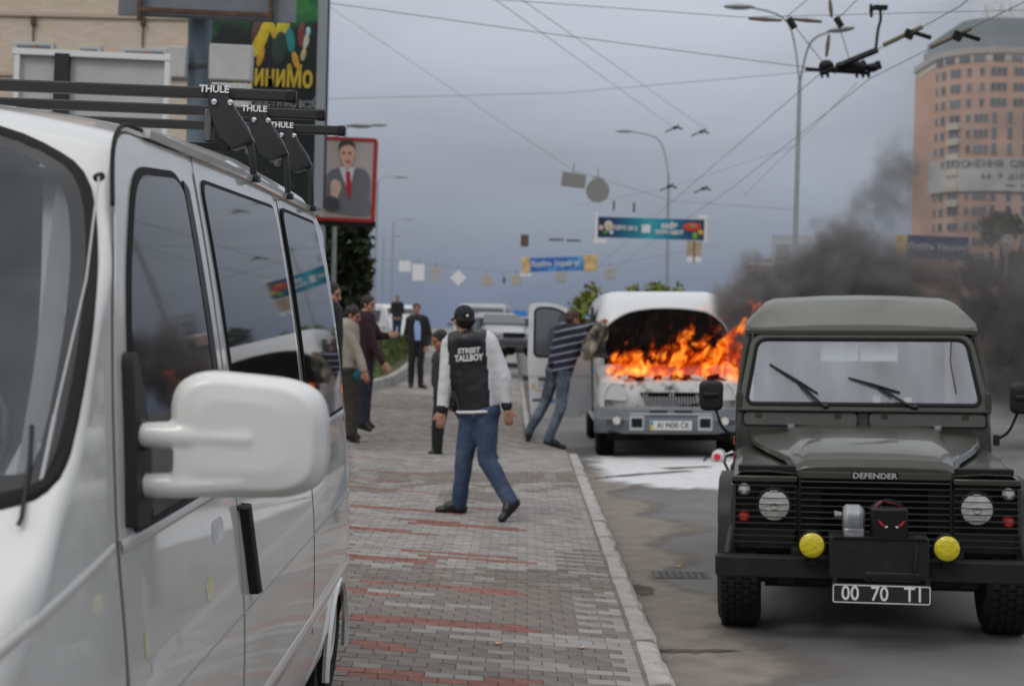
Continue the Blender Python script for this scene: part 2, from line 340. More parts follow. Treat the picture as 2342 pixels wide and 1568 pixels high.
# litter
LEAF=M('yellow_leaf',(.55,.30,.06),.7)
for (vx,vy,l) in ((1118,1196,'yellow leaf lying on pavers just right of the walking man'),(1140,1471,'orange leaf on the brown pavers above the red paver row'),(1552,1295,'orange leaf on asphalt beside the drain grate'),(1330,1480,'crumpled pale leaf on pavers at bottom near the kerb')):
    g=G(vx,vy,.18 if vx<1450 else .01)
    for _ in range(3): g=G(vx,vy,(ZS(g.x,g.y) if vx<1450 else ZR(g.x))+.004)
    m=MB(); pts=[]
    for i in range(10):
        q=2*math.pi*i/10; rr=.021*(1+.3*math.cos(3*q)); pts.append((g.x+rr*math.cos(q),g.y+rr*1.3*math.sin(q),g.z+.012*abs(math.cos(q))))
    m.add(pts+[(g.x,g.y,g.z+.004)],[(i,(i+1)%10,10) for i in range(10)]); tag(m.build('fallen_leaf',LEAF if vy<1400 or vx>1400 else M('pale_leaf',(.45,.30,.2),.8)),l,'leaf')
# ---------------------------------------------------------------- white van parked on the pavement
def glass_mat(name,tint=(.8,.85,.85),ior=1.5,rough=.0,refl=1.0,dirt=0):
    if name in _M: return _M[name]
    m=bpy.data.materials.new(name); _M[name]=m; m.use_nodes=True; t=m.node_tree; t.nodes.clear(); n=t.nodes.new; l=t.links.new
    o=n('ShaderNodeOutputMaterial'); mx=n('ShaderNodeMixShader'); tr=n('ShaderNodeBsdfTransparent'); gl=n('ShaderNodeBsdfGlossy'); fr=n('ShaderNodeFresnel')
    fr.inputs[0].default_value=ior; tr.inputs[0].default_value=(*tint,1); gl.inputs['Roughness'].default_value=rough; gl.inputs[0].default_value=(refl,refl,refl,1)
    l(fr.outputs[0],mx.inputs[0]); l(tr.outputs[0],mx.inputs[1]); l(gl.outputs[0],mx.inputs[2])
    if dirt:  # here a pale blue diffuse film, painting reflected sky onto the glass
        df=n('ShaderNodeBsdfDiffuse'); df.inputs[0].default_value=(.52,.57,.64,1); m2=n('ShaderNodeMixShader'); co=n('ShaderNodeTexCoord'); mpp=n('ShaderNodeMapping'); mpp.inputs['Rotation'].default_value=(0,.6,0); mpp.inputs['Scale'].default_value=(2.2,1,.7); l(co.outputs['Object'],mpp.inputs[0]); x=n('ShaderNodeTexNoise'); x.inputs['Scale'].default_value=1.6; x.inputs['Detail'].default_value=4; l(mpp.outputs[0],x.inputs[0]); rr=n('ShaderNodeMapRange'); rr.inputs[1].default_value=.33; rr.inputs[2].default_value=.67; rr.inputs[3].default_value=dirt*.45; rr.inputs[4].default_value=dirt*1.5; l(x.outputs[0],rr.inputs[0]); l(rr.outputs[0],m2.inputs[0]); l(mx.outputs[0],m2.inputs[1]); l(df.outputs[0],m2.inputs[2]); l(m2.outputs[0],o.inputs[0])
    else: l(mx.outputs[0],o.inputs[0])
    return m
def surfpatch(name,poly,fn,off,mat,parent,step=.06,skirt=.006,smooth=40,**kw):
    """polygon in (a,b) draped on a surface fn(a,b,offset)->Vector, with an edge skirt"""
    bm=bmesh.new(); vs=[bm.verts.new((a,b,0)) for a,b in poly]; bm.faces.new(vs)
    for ax in (0,1):
        lo=min(p[ax] for p in poly); hi=max(p[ax] for p in poly); t=lo+step
        while t<hi-.004:
            no=(1,0,0) if ax==0 else (0,1,0); co=(t,0,0) if ax==0 else (0,t,0)
            bmesh.ops.bisect_plane(bm,geom=bm.verts[:]+bm.edges[:]+bm.faces[:],plane_co=co,plane_no=no); t+=step
    if skirt:
        ed=[e for e in bm.edges if e.is_boundary]; g=bmesh.ops.extrude_edge_only(bm,edges=ed); low=set(v for v in g['geom'] if isinstance(v,bmesh.types.BMVert))
    else: low=set()
    for v in bm.verts:
        q=fn(v.co.x,v.co.y,off-skirt if v in low else off); v.co=q
    bmesh.ops.recalc_face_normals(bm,faces=bm.faces)
    me=bpy.data.meshes.new(name); bm.to_mesh(me); bm.free(); me.materials.append(mat)
    me.polygons.foreach_set('use_smooth',[True]*len(me.polygons)); me.set_sharp_from_angle(angle=R(smooth))
    o=bpy.data.objects.new(name,me); COL.objects.link(o); o.parent=parent
    for k,v in kw.items(): o[k]=v
    return o
def offpoly(poly,d):
    """grow polygon outward by d (negative shrinks)"""
    c=Vector((sum(p[0] for p in poly)/len(poly),sum(p[1] for p in poly)/len(poly))); out=[];k=len(poly)
    A=sum(poly[i][0]*poly[(i+1)%k][1]-poly[(i+1)%k][0]*poly[i][1] for i in range(k)); s=1 if A>0 else -1
    for i in range(k):
        a,b,cc=(Vector(poly[(i+j)%k]) for j in (-1,0,1)); t=(cc-a)
        if t.length<1e-6: out.append(tuple(b)); continue
        n=Vector((t.y,-t.x)).normalized()*s; out.append(tuple(b+n*d))
    return out
def smoothpts(pts,n=6,closed=False):
    """Catmull-Rom through points"""
    out=[];k=len(pts); rng_=range(k if closed else k-1)
    for i in rng_:
        p=[Vector(pts[(i+j)%k] if closed else pts[max(0,min(k-1,i+j))]) for j in (-1,0,1,2)]
        for s in range(n):
            t=s/n; out.append(.5*((2*p[1])+(p[2]-p[0])*t+(2*p[0]-5*p[1]+4*p[2]-p[3])*t*t+(3*p[1]-p[0]-3*p[2]+p[3])*t**3))
    if not closed: out.append(Vector(pts[-1]))
    return out
def interp(tab,t):
    if t<=tab[0][0]: return tab[0][1]
    for (a,x),(b,y) in zip(tab,tab[1:]):
        if t<=b:
            s=(t-a)/(b-a); s=s*s*(3-2*s)*.35+s*.65; return x+(y-x)*s
    return tab[-1][1]
VAN=thing('parked_van','white van with black roof bars parked on the pavement at left','van',(-1.645,1.77,.235),(R(.6),R(1.0),0))
VW=M('van_white_paint',(.64,.645,.625),.30,coat=.9,spec=.5,var=.04,vs=1.3,bump=.02,bs=3,bdist=.05,dirt=(.50,.485,.45),ds=2.4,dlo=.50,dhi=.80)
VT=[(0,.62),(.03,.80),(.12,.93),(.35,1.06),(.66,1.19),(.80,1.30),(1.1,1.605),(1.35,1.87),(1.44,1.935),(1.6,1.985),(2.0,2.03),(3.0,2.06),(4.4,2.05),(4.75,2.0),(4.93,1.9)]
VC=[(0,.04),(.35,.08),(.62,.055),(.75,.045),(1.1,.045),(1.35,.06),(1.6,.07),(2.4,.06),(5,.05)]
VRC=[(0,.12),(.5,.10),(.72,.045),(1.1,.04),(1.35,.07),(1.6,.11),(5,.11)]
def vhw(y,z):
    h=.915
    if z<1.15: h+=.05*math.sin(min(1,(1.15-z)/.55)*math.pi/2)
    if z<.35: h-=.03*(min(.15,.35-z)/.15)**2
    if y<1.3: h-=.10*((1.3-y)/1.3)**2
    if y<.3: h-=.22*((.3-y)/.3)**2
    if y>3.4: h-=(.012 if z<1.15 else .006)*((y-3.4)/1.4)**2
    if y>4.8: h-=.12*((y-4.8)/.13)**2
    if z>1.15: h-=.12*(z-1.15)+.07*(z-1.15)**2
    return h
def vside(y,z,o=0.): return Vector((vhw(y,z)+o,y,z))
def vtop(x,y,o=0.):
    zt=interp(VT,y); c=interp(VC,y); xe=vhw(y,max(.6,zt-c-interp(VRC,y)))-interp(VRC,y)*.3
    return Vector((x,y,zt-c*(min(1,abs(x)/xe))**2.2+o))
vst=[0,.01,.03,.06,.1,.15,.2,.28,.36,.45,.55,.66]+[.66+.028*i for i in range(1,30)]+[1.52,1.6,1.7,1.85,2.0]+[2.2+.2*i for i in range(13)]+[4.7,4.8,4.86,4.9,4.93]
def vsec(y):
    zt=interp(VT,y); c=interp(VC,y); rc=min(interp(VRC,y),.3); zc=zt-c-rc; pts=[]
    for i in range(23):
        z=.24+(zc-.24)*i/22; pts.append((vhw(y,z),z))
    x0=vhw(y,zc)
    for i in range(1,7):
        q=R(15*i); pts.append((x0-rc*.55*(1-math.cos(q)),zc+rc*math.sin(q)))
    xe=pts[-1][0]; ze=pts[-1][1]; 
    for i in range(1,19):
        x=xe*(1-i/18); pts.append((x,zt-(zt-ze)*(x/xe)**2.2))
    return pts
GP=[(0,.70),(.45,.71),(.72,.73),(.82,.75),(.862,.80),(.856,.95),(.834,1.08),(.795,1.22),(.74,1.32),(.64,1.385),(.45,1.425),(0,1.445)]
GP=GP+[(-x,y) for x,y in GP[-2:0:-1]]
gp2=[tuple(v) for v in smoothpts(GP,3,True)]
inner=offpoly(gp2,-.040)
def inpoly(x,y,poly):
    r=False;k=len(poly)
    for i in range(k):
        a,b=poly[i],poly[i-1]
        if (a[1]>y)!=(b[1]>y) and x<(b[0]-a[0])*(y-a[1])/(b[1]-a[1])+a[0]: r=not r
    return r
hole=offpoly(gp2,-.022)
mb=MB(); secs=[]
for y in vst:
    s=vsec(y); full=[(x,y,z) for x,z in s]+[(-x,y,z) for x,z in s[-2::-1]]; secs.append(full)
n=len(secs[0]); mb.v=[p for s in secs for p in s]
for i in range(len(secs)-1):
    for j in range(n-1):
        f=(i*n+j,i*n+j+1,(i+1)*n+j+1,(i+1)*n+j); q=[mb.v[k] for k in f]; cx=sum(p[0] for p in q)/4; cy=sum(p[1] for p in q)/4; cz=sum(p[2] for p in q)/4
        if 28<=j<n-29 and .66<cy<1.5 and inpoly(cx,cy,hole): continue
        # wheel arches
        if any((cy-wy)**2+(cz-.31)**2<.40**2 for wy in (.95,)) and abs(cx)>.7 or (abs(cx)>.7 and (cy-4.36)**2+(cz-.13)**2<.315**2): continue
        mb.f.append(f); mb.m.append(0)
k=len(secs)-1; mb.f.append(tuple(k*n+j for j in range(n))); mb.m.append(0); mb.f.append(tuple(range(n-1,-1,-1))); mb.m.append(0)
body=mb.build('body',VW,VAN,smooth=32)
VIN=M('van_interior_trim',(.34,.34,.33),.8,var=.05); VDK=M('van_dash',(.03,.03,.032),.7)
box('underfloor',(0,2.45,.24),(1.7,4.7,.05),VDK,VAN)
for wy,wr,wz in ((.95,.405,.31),(4.36,.325,.13)):
    m=MB(); m.lathe([(wr,-.30),(wr,0)],(.92,wy,wz),(1,0,0),28); o=m.build('wheel_housing',M('arch_dark',(.012,.012,.012),.9),VAN)
    m=MB(); m.lathe([(wr,.30),(wr,0)],(-.92,wy,wz),(1,0,0),28); o=m.build('wheel_housing',_M['arch_dark'],VAN)
    for sx in (1,-1):
        kw_=.325 if wy<2 else .30; w=MB().lathe([(.19,-.19),(kw_-.025,-.20),(kw_-.003,-.17),(kw_,-.1),(kw_-.003,-.03),(kw_-.025,.0),(.19,-.01)],(sx*(.985 if wy<2 else .945),wy,kw_),(sx,0,0),32).build('wheel',RUBBER,VAN)
        MB().lathe([(.19,-.02),(.17,-.005),(.14,-.03),(.06,-.02),(.0,-.01)],(sx*(.986 if wy<2 else .946),wy,kw_),(sx,0,0),28).build('hubcap',M('hub_silver',(.45,.45,.45),.4,.6),w)
        a=[]
        for i in range(21):
            q=R(180*i/20); a.append((sx*(vhw(wy,.5)+.004),wy+(wr+.004)*math.cos(q),wz+(wr+.004)*math.sin(q)))
        tube('arch_lip',a,.016,VW,VAN,6)
# windscreen with black border
FRIT=M('black_border',(.012,.013,.014),.22,spec=.6)
mb=MB(); k=len(gp2)
top=lambda p,o:vtop(p[0],p[1],o)
mb.loft([[top(p,.004) for p in gp2],[top(p,.0045) for p in inner]],True,False)
mb.build('windscreen_border',FRIT,VAN)
mb=MB(); mb.loft([[top(p,-.004) for p in offpoly(gp2,.012)],[top(p,.009) for p in offpoly(gp2,.008)],[top(p,.010) for p in offpoly(gp2,-.006)],[top(p,.004) for p in offpoly(gp2,-.012)]],True,False); mb.build('windscreen_seal',RUBBER,VAN)
surfpatch('windscreen',inner,lambda a,b,o:vtop(a,b,o),.0042,glass_mat('van_windscreen_glass',(.80,.84,.85),dirt=.07),VAN,.07,0)  # thin film paints a bluish sky reflection into the glass
# interior seen through the windscreen
m=MB(); m.loft([[(x,.72,1.05),(x,.80,1.22),(x,1.0,1.22),(x,1.15,1.05),(x,1.15,.5),(x,.72,.5)] for x in (-.78,.78)]); m.build('dashboard',VDK,VAN,bevel=.03)
for sx in (1,-1):
    m=MB(); m.loft([[(sx*(vhw(y,z)-.05),y,z),(sx*(vhw(y,z)-.14),y-.02,z-.0),(sx*(vhw(y,z)-.13),y+.09,z),(sx*(vhw(y,z)-.05),y+.09,z)] for y,z in ((.92,1.2),(1.1,1.42),(1.3,1.66),(1.45,1.82))]); m.build('pillar_trim',VIN,VAN)
    m=MB(); m.box((sx*.42,1.75,.95),(.5,.5,.25)).box((sx*.42,2.05,1.25),(.5,.16,.75)).box((sx*.42,2.08,1.72),(.28,.1,.2)); m.build('front_seat',M('seat_cloth',(.06,.06,.07),.9),VAN,bevel=.05)
inv=(Matrix.Translation(VAN.location)@VAN.rotation_euler.to_matrix().to_4x4()).inverted()
m=MB(); m.loft([[inv@P(a,y,d),inv@P((a+b)/2,y,d-.02),inv@P(b,y,d),inv@P((a+b)/2,y,d+.05)] for a,b,y,d in ((100,170,330,3.32),(98,168,470,3.22),(94,166,650,3.08),(82,160,850,2.93),(55,150,1000,2.82),(10,120,1085,2.74))]); m.build('pillar_trim',M('trim_light',(.62,.62,.60),.8),VAN,smooth=60)
tw=MB(); pts=[Vector((.42+.19*math.cos(R(q)),1.32+.10*math.sin(R(q)),1.26+.16*math.sin(R(q)))) for q in range(0,361,20)]; tw.tube(pts,.014,8,cap=False); tw.build('steering_wheel',BLACK,VAN)
# door panels
GAP=M('panel_gap',(.10,.10,.10),.9)
def panel(name,poly,off=.006,gap=.007):
    d=surfpatch(name,poly,vside,off,VW,VAN,.08,.006,smooth=30)
    surfpatch('panel_gap',offpoly(poly,gap),vside,.0025,GAP,d,.08,0)
    return d
fd=rpoly([(1.0,.44),(2.115,.44),(2.125,1.15),(2.10,1.92),(1.36,1.90),(1.09,1.42),(1.02,1.12)],[.04,.05,.02,.05,.12,.2,.1],5)
fd=panel('front_door',fd)
sl=panel('sliding_door',rpoly([(2.15,.44),(3.48,.44),(3.50,1.93),(2.135,1.935)],.05,4))
# upper edge of front door: dark rubber seal line over the window
def window(name,poly,host,mat=DGLASS,seal=.022):
    w=surfpatch(name,poly,vside,.0125,mat,VAN,.09,.002)
    surfpatch('window_seal',offpoly(poly,seal),vside,.0105,RUBBER,w,.09,.006); return w
w1=rpoly([(1.11,1.135),(1.95,1.135),(1.985,1.35),(1.965,1.80),(1.88,1.845),(1.47,1.82),(1.24,1.56)],[.03,.04,.2,.09,.05,.10,.25],5)
win1=window('door_window',w1,fd,seal=.018)
window('sliding_door_window',rpoly([(2.24,1.14),(3.42,1.14),(3.40,1.875),(2.19,1.86)],.05,4),sl,seal=.012)
window('rear_side_window',rpoly([(3.60,1.14),(4.70,1.14),(4.50,1.885),(3.58,1.88)],.06,4),None,seal=.014)
surfpatch('quarter_frame',rpoly([(1.955,1.12),(2.0,1.12),(2.03,1.4),(2.0,1.83),(1.94,1.85),(1.965,1.4)],.015,3),vside,.014,BLACK,VAN,.1,.006)
# belt crease, rail, lower moulding
def strip(name,ya,yb,z,h,off,mat,za=None,n=30,parent=None):
    secs=[]
    for i in range(n+1):
        t=i/n; y=ya+(yb-ya)*t; zz=z+((za-z)*(1-t) if za is not None else 0)
        secs.append([vside(y,zz-h,-.002),vside(y,zz-h*.6,off*.8),vside(y,zz,off),vside(y,zz+h*.6,off*.8),vside(y,zz+h,-.002)])
    m=MB(); m.loft(secs,False,False); return m.build(name,mat,parent or VAN,smooth=50)
strip('side_moulding',1.42,4.86,.475,.038,.011,VW)
strip('belt_crease',.10,1.0,1.108,.012,.003,VW,za=.985)
strip('belt_crease',1.02,2.11,1.106,.018,.0105,VW,parent=fd)
strip('belt_crease',2.14,3.49,1.106,.018,.0105,VW,parent=sl)
strip('belt_crease',3.54,4.86,1.106,.018,.005,VW)
strip('rail_seam',1.35,4.86,.77,.004,.0078,M('seam_grey',(.22,.22,.215),.6))
m=MB(); secs=[]
for i in range(41):
    y=1.62+(4.78-1.62)*i/40; z=1.925+.02*min(1,(y-1.6)/1.2); secs.append([vside(y,z-.012,.0),vside(y,z-.014,.02),vside(y,z+.004,.028),vside(y,z+.008,.0)])
m.loft(secs,True,True); m.build('rain_gutter',VW,VAN,smooth=50)
gt=[vside(y,z,.006) for y,z in ((1.25,1.74),(1.33,1.855),(1.44,1.915),(1.62,1.928),(1.95,1.925))]
tube('gutter_seal',smoothpts(gt,5),.0048,RUBBER,VAN)
surfpatch('rear_quarter_gap',rpoly([(3.53,.42),(3.536,.42),(3.546,1.92),(3.54,1.92)],.001,1),vside,.004,GAP,VAN,.2,.002)
# door handles
m=MB(); m.loft([[vside(y-.018,z,.0),vside(y-.014,z,.03),vside(y+.02,z,.036),vside(y+.034,z,.0)] for y,z in ((2.15,1.03),(2.165,1.045),(2.215,.84),(2.235,.80))]); m.build('door_handle',BLACK,VAN,bevel=.006)
# worn stickers and paint marks on the door
STK=M('sticker_ghost',(.62,.62,.61),.5,dirt=(.5,.51,.51),ds=14,dlo=.45,dhi=.55); YEL=M('yellow_smear',(.55,.52,.22),.5,dirt=(.6,.6,.58),ds=20,dlo=.4,dhi=.6)
for poly,mt in ((rrect(1.15,1.42,.845,.88,.008),STK),(rrect(1.80,1.93,.99,1.045,.02),STK),([(1.72+.045*math.cos(q/10*6.283)*(1+.2*math.sin(q*2.1)),.905+.028*math.sin(q/10*6.283)) for q in range(10)],YEL),([(1.13+.018*math.cos(q/8*6.283),.905+.03*math.sin(q/8*6.283)) for q in range(8)],YEL)):
    surfpatch('door_mark',poly,vside,.0068,mt,fd,.1,0)
# mirror: black foot, two arms, white housing
MIR=M('mirror_shell',(.70,.70,.685),.38,coat=.5,var=.03,vs=2,dirt=(.35,.35,.33),ds=22,dlo=.70,dhi=.74)
mm=surfpatch('mirror_foot',rpoly([(1.06,1.135),(1.16,1.135),(1.215,1.28),(1.19,1.46),(1.15,1.45)],[.01,.03,.05,.02,.02],3),vside,.03,BLACK,VAN,.08,.03)
m=MB()
m.tube([(.89,1.17,1.30),(.915,1.15,1.30),(.935,1.14,1.298)],[.04,.033,.028],12).tube([(.89,1.15,1.212),(.91,1.135,1.21),(.935,1.13,1.209)],[.032,.028,.026],12).box((.905,1.17,1.25),(.04,.07,.12)); m.build('mirror_hinge',BLACK,mm,bevel=.008)
def mirr():
    """one white shell: housing and two arms remeshed together"""
    m=MB()
    secs=[]
    for t,gx in ((-.045,.55),(-.038,.85),(-.01,.98),(.03,1.0),(.06,.95),(.065,.85)):
        pl=rpoly([(.985,1.182),(1.22,1.190),(1.278,1.225),(1.275,1.378),(1.22,1.418),(1.02,1.430),(.970,1.39)],[.03,.04,.05,.06,.06,.05,.05],5)
        c=Vector((1.115,1.31)); secs.append([(c.x+(p[0]-c.x)*gx,1.16+t,c.y+(p[1]-c.y)*gx) for p in pl])
    m.loft(secs)
    m.tube([(.922,1.142,1.302),(1.0,1.140,1.303),(1.13,1.142,1.303),(1.19,1.155,1.303)],[.024,.028,.032,.022],12)
    m.tube([(.922,1.140,1.205),(1.0,1.140,1.209),(1.12,1.145,1.222),(1.17,1.155,1.232)],[.023,.025,.029,.022],12)
    m.box((1.04,1.16,1.26),(.1,.08,.1))
    o=m.build('mirror_housing',MIR,VAN)
    r_=o.modifiers.new('r','REMESH'); r_.mode='VOXEL'; r_.voxel_size=.0045; s=o.modifiers.new('s','SMOOTH'); s.iterations=5; s.factor=.5
    me=evalmesh(o); o.modifiers.clear(); o.data=me; me.polygons.foreach_set('use_smooth',[True]*len(me.polygons)); return o
mo=mirr(); box('mirror_glass',(1.12,1.226,1.31),(.2,.004,.15),M('mirror_silver',(.8,.8,.8),.02,1),mo)
# aerial on the pillar
ab=P(225,406,1.77+1.22); am=VAN.matrix_basis
inv=(Matrix.Translation(VAN.location)@VAN.rotation_euler.to_matrix().to_4x4()).inverted()
a0=inv@P(226,405,2.90); a1=inv@P(197,640,2.80); a2=inv@P(84,1150,2.52); a15=inv@P(125,950,2.6)
AE=MB(); AE.tube([a0,a1,a15],.0022,8).tube([a15,a2],.0036,8); an=AE.build('aerial',M('aerial_steel',(.45,.45,.45),.3,.8),VAN)
q=inv@P(226,405,2.92); MB().lathe([(.0,-.009),(.008,-.008),(.009,0),(.008,.009)],q,(.8,-.5,.2),16).build('aerial_mount',BLACK,an)
# washer nozzle / wiper
wp=[inv@P(82,700,2.62),inv@P(74,870,2.56),inv@P(52,1100,2.47),inv@P(44,1150,2.46)]
tube('wiper',[vtop(p.x,p.y,.014) for p in wp],.004,BLACK,VAN)
# roof bars
BAR=M('roof_bar_black',(.016,.016,.017),.42,bump=.2,bs=250)
for by,bz in ((3.0,2.20),(3.72,2.235),(4.36,2.255)):
    rb=box('roof_bar',(0,by,bz),(1.84,.034,.036),BAR,VAN,bevel=.006)
    for sx in (1,-1):
        box('end_cap',(sx*.905,by,bz),(.035,.038,.040),BLACK,rb,bevel=.008)
        X=lambda a:sx*a
        m=MB()
        m.loft([[(X(.645),by-.03,bz+.026),(X(.70),by-.03,bz+.026),(X(.70),by+.03,bz+.026),(X(.645),by+.03,bz+.026)],[(X(.655),by-.032,bz-.05),(X(.735),by-.032,bz-.045),(X(.735),by+.03,bz-.045),(X(.655),by+.03,bz-.05)],[(X(.685),by-.034,bz-.135),(X(.775),by-.034,bz-.10),(X(.775),by+.03,bz-.10),(X(.685),by+.03,bz-.135)],[(X(.73),by-.03,bz-.175),(X(.80),by-.03,bz-.15),(X(.80),by+.028,bz-.15),(X(.73),by+.028,bz-.175)]])
        ft=m.build('foot',BAR,rb,bevel=.01)
        m=MB(); m.tube([(X(.775),by-.01,bz-.12),(X(.792),by-.01,bz-.18),(X(.80),by-.01,1.945)],[.014,.012,.011],8).box((X(.803),by-.01,1.942),(.03,.05,.022)); m.build('clamp',BAR,ft,bevel=.004)
        m=MB(); m.box((X(.655),by,bz-.10),(.022,.05,.10)); m.build('foot_brace',M('grey_plastic',(.09,.09,.095),.5),ft,bevel=.004)
        for bx in (.675,.725): MB().lathe([(.009,0),(.009,.006),(.0,.008)],(X(bx),by-.034,bz-.03),(0,-1,0),10).build('bolt',CHROME,ft)
        box('foot_pad',(X(.66),by,2.035),(.12,.06,.018),RUBBER,ft)
    text('lettering','THULE',M('sticker_white',(.72,.73,.73),.4),.030,(.673,by-.0325,bz+.009),FRONT,rb,bold=.0008)
# fuel/bumper extras: front bumper, rear lamp
m=MB(); m.loft([[(x,y0-.05,.32),(x,y0-.07,.5),(x,y0-.03,.60),(x,y0+.1,.60),(x,y0+.1,.32)] for x,y0 in ((-.86,.35),(-.80,.12),(-.5,.01),(0,-.03),(.5,.01),(.80,.12),(.86,.35))]); m.build('front_bumper',M('bumper_grey',(.12,.12,.12),.6),VAN)
m=MB(); m.loft([[(x,y,z) for x,y,z in ((.62,.0,.68),(.84,.11,.68),(.84,.13,.86),(.62,.03,.88))],[(x,y-.03,z) for x,y,z in ((.62,.0,.68),(.84,.11,.68),(.84,.13,.86),(.62,.03,.88))]]); m.build('headlight',M('lamp_glass',(.6,.62,.62),.1,spec=.7),VAN)
# front corner gap of the bonnet
pts=[vside(y,z,.004) for y,z in ((.25,.95),(.5,1.05),(.8,1.17),(.93,1.22))]
# ---------------------------------------------------------------- dark green off-road vehicle with winch
_lx=G(2010,1459,.03)
DEF=thing('off_road_vehicle','dark olive square off-road vehicle with winch and yellow fog lamps','car',(2.085,8.64,ZR(2.085)+.002),(0,R(-1.15),R(-9.5))); DEF.scale=(.978,)*3
OL=M('olive_paint',(.025,.028,.018),.38,coat=.4,var=.16,vs=3,dirt=(.050,.050,.038),ds=5,dlo=.5,dhi=.75)
OLR=M('grey_green_roof',(.165,.170,.152),.5,coat=.15,var=.08,vs=2.5,dirt=(.12,.12,.11),ds=2,dlo=.5,dhi=.7)  # lighter than the body; the roof's reflection is put into its colour
OLS=M('olive_frame',(.038,.041,.031),.5,var=.1)
BK=M('satin_black',(.005,.005,.005),.5,bump=.15,bs=80,spec=.3); BK2=M('dusty_black',(.0095,.0092,.0088),.6,var=.25,vs=8,bump=.25,bs=60,spec=.35,dirt=(.02,.019,.017),ds=6,dlo=.55,dhi=.75)
def dz(py,k=1.): return 1.735-(py-769)/396*k
# body tub, bulkhead, doors (mostly hidden by the front)
m=MB(); m.box((0,2.75,.86),(1.60,2.9,.62)); m.build('body_tub',OL,DEF,bevel=.03)
m=MB(); m.loft([[(-.80,1.16,.5),(.80,1.16,.5),(.815,1.16,1.0),(.812,1.18,1.17),(.80,1.205,1.272),(-.80,1.205,1.272),(-.812,1.18,1.17),(-.815,1.16,1.0)],[(-.80,1.34,.5),(.80,1.34,.5),(.815,1.34,1.0),(.812,1.34,1.17),(.80,1.34,1.272),(-.80,1.34,1.272),(-.812,1.34,1.17),(-.815,1.34,1.0)]]); m.build('bulkhead',OL,DEF,bevel=.015)
for x0,x1 in ((-.765,-.035),(.045,.775)):
    f=lambda a,b,o:Vector((a,1.16+ (b-1.0)*.25-.0 -o - (0.0 if b<1.17 else 0),b))
    g=lambda a,b,o:Vector((a,1.181+(b-1.17)*.258-o,b))
    v=surfpatch('vent_flap',rrect(x0,x1,1.178,1.258,.025),g,.012,OL,DEF,.3,.012)
    surfpatch('flap_seal',rrect(x0-.012,x1+.012,1.166,1.270,.03),g,.004,RUBBER,v,.3,.004)
    for k in (.13,.83): box('flap_clip',(x0+(x1-x0)*k,1.187,1.240),(.045,.012,.04),OL,v,bevel=.004)
m=MB(); m.box((.0,1.215,1.275),(1.62,.09,.016)); m.build('bulkhead_ledge',OLS,DEF,bevel=.004)
# windscreen frame and glass (leaning back)
def ws(a,b,o): return Vector((a,1.24+(b-1.335)*.42-o,b))
outer=rpoly([(-.81,1.283),(.81,1.283),(.715,1.775),(-.715,1.775)],[.03,.03,.09,.09],5)
inn=rpoly([(-.756,1.312),(.756,1.312),(.682,1.742),(-.682,1.742)],[.06,.06,.07,.07],5)
m=MB(); m.loft([[ws(*p,-.045) for p in outer],[ws(*p,.012) for p in outer],[ws(*p,.014) for p in inn],[ws(*p,-.045) for p in inn]],True,False); m.build('windscreen_frame',OLS,DEF,smooth=35)
m=MB(); i2=offpoly(inn,-.016); m.loft([[ws(*p,.016) for p in offpoly(inn,.012)],[ws(*p,.022) for p in inn],[ws(*p,.010) for p in i2]],True,False); m.build('windscreen_rubber',RUBBER,DEF)
surfpatch('windscreen',offpoly(inn,-.006),ws,.008,glass_mat('sky_film_windscreen',(.9,.93,.95),2.1,dirt=.34),DEF,.5,0)  # blue-grey film stands for the sky reflected in the windscreen
m=MB(); m.tube([ws(.585,1.735,.013),ws(.572,1.6,.013),ws(.60,1.39,.013)],.004,6); m.build('glass_crack',BK,DEF)
# cabin interior behind the glass
INT=M('cabin_grey',(.50,.52,.54),.9,var=.12,vs=2); INTD=M('cabin_dark',(.05,.05,.055),.9)
box('headliner',(0,2.3,1.80),(1.3,1.6,.02),INT,DEF)
box('rear_panel',(0,3.0,1.45),(1.44,.03,.72),INT,DEF)
for k in (-.176,.083):
    box('sun_visor',(k+.04,1.47,1.665),(.25,.015,.15),M('visor_pale',(.85,.86,.87),.8),DEF,bevel=.007)
box('dash_top',(0,1.42,1.275),(1.42,.2,.06),INTD,DEF,bevel=.02)
for k in (.10,.22,.30): box('paper',(k,1.315,1.345),(.05,.004,.03+.02*(k<.2)),WHITEP,DEF)
tube('steering_wheel',[(.36+.19*math.cos(R(q)),1.52-.06*math.sin(R(q)),1.36+.17*math.sin(R(q))) for q in range(0,361,18)],.014,BLACK,DEF)
# hardtop: sloping front, chamfered sides
secs=[]
for y,zs,w0,zt,w1 in ((1.415,1.785,.74,1.83,.725),(1.47,1.785,.765,1.93,.67),(1.56,1.785,.77,2.0,.62),(1.8,1.785,.775,2.035,.61),(2.6,1.785,.775,2.045,.61),(4.05,1.785,.775,2.03,.61)):
    secs.append([(-w0,y,zs),(-w0*.985,y,zs+(zt-zs)*.30),(-w1*1.03,y,zs+(zt-zs)*.86),(-w1*.93,y,zt-.012),(-w1*.4,y,zt+.006),(0,y,zt+.01),(w1*.4,y,zt+.006),(w1*.93,y,zt-.012),(w1*1.03,y,zs+(zt-zs)*.86),(w0*.985,y,zs+(zt-zs)*.30),(w0,y,zs)])
m=MB(); m.loft(secs); m.build('hardtop',OLR,DEF,smooth=28,bevel=.012)
m=MB(); pl=rpoly([(-.765,1.775),(-.765,1.80),(.765,1.80),(.765,1.775)],.01,2); m.loft([[(x,1.405,z) for x,z in pl],[(x,1.47,z) for x,z in pl]]); m.build('roof_gutter',OLS,DEF)
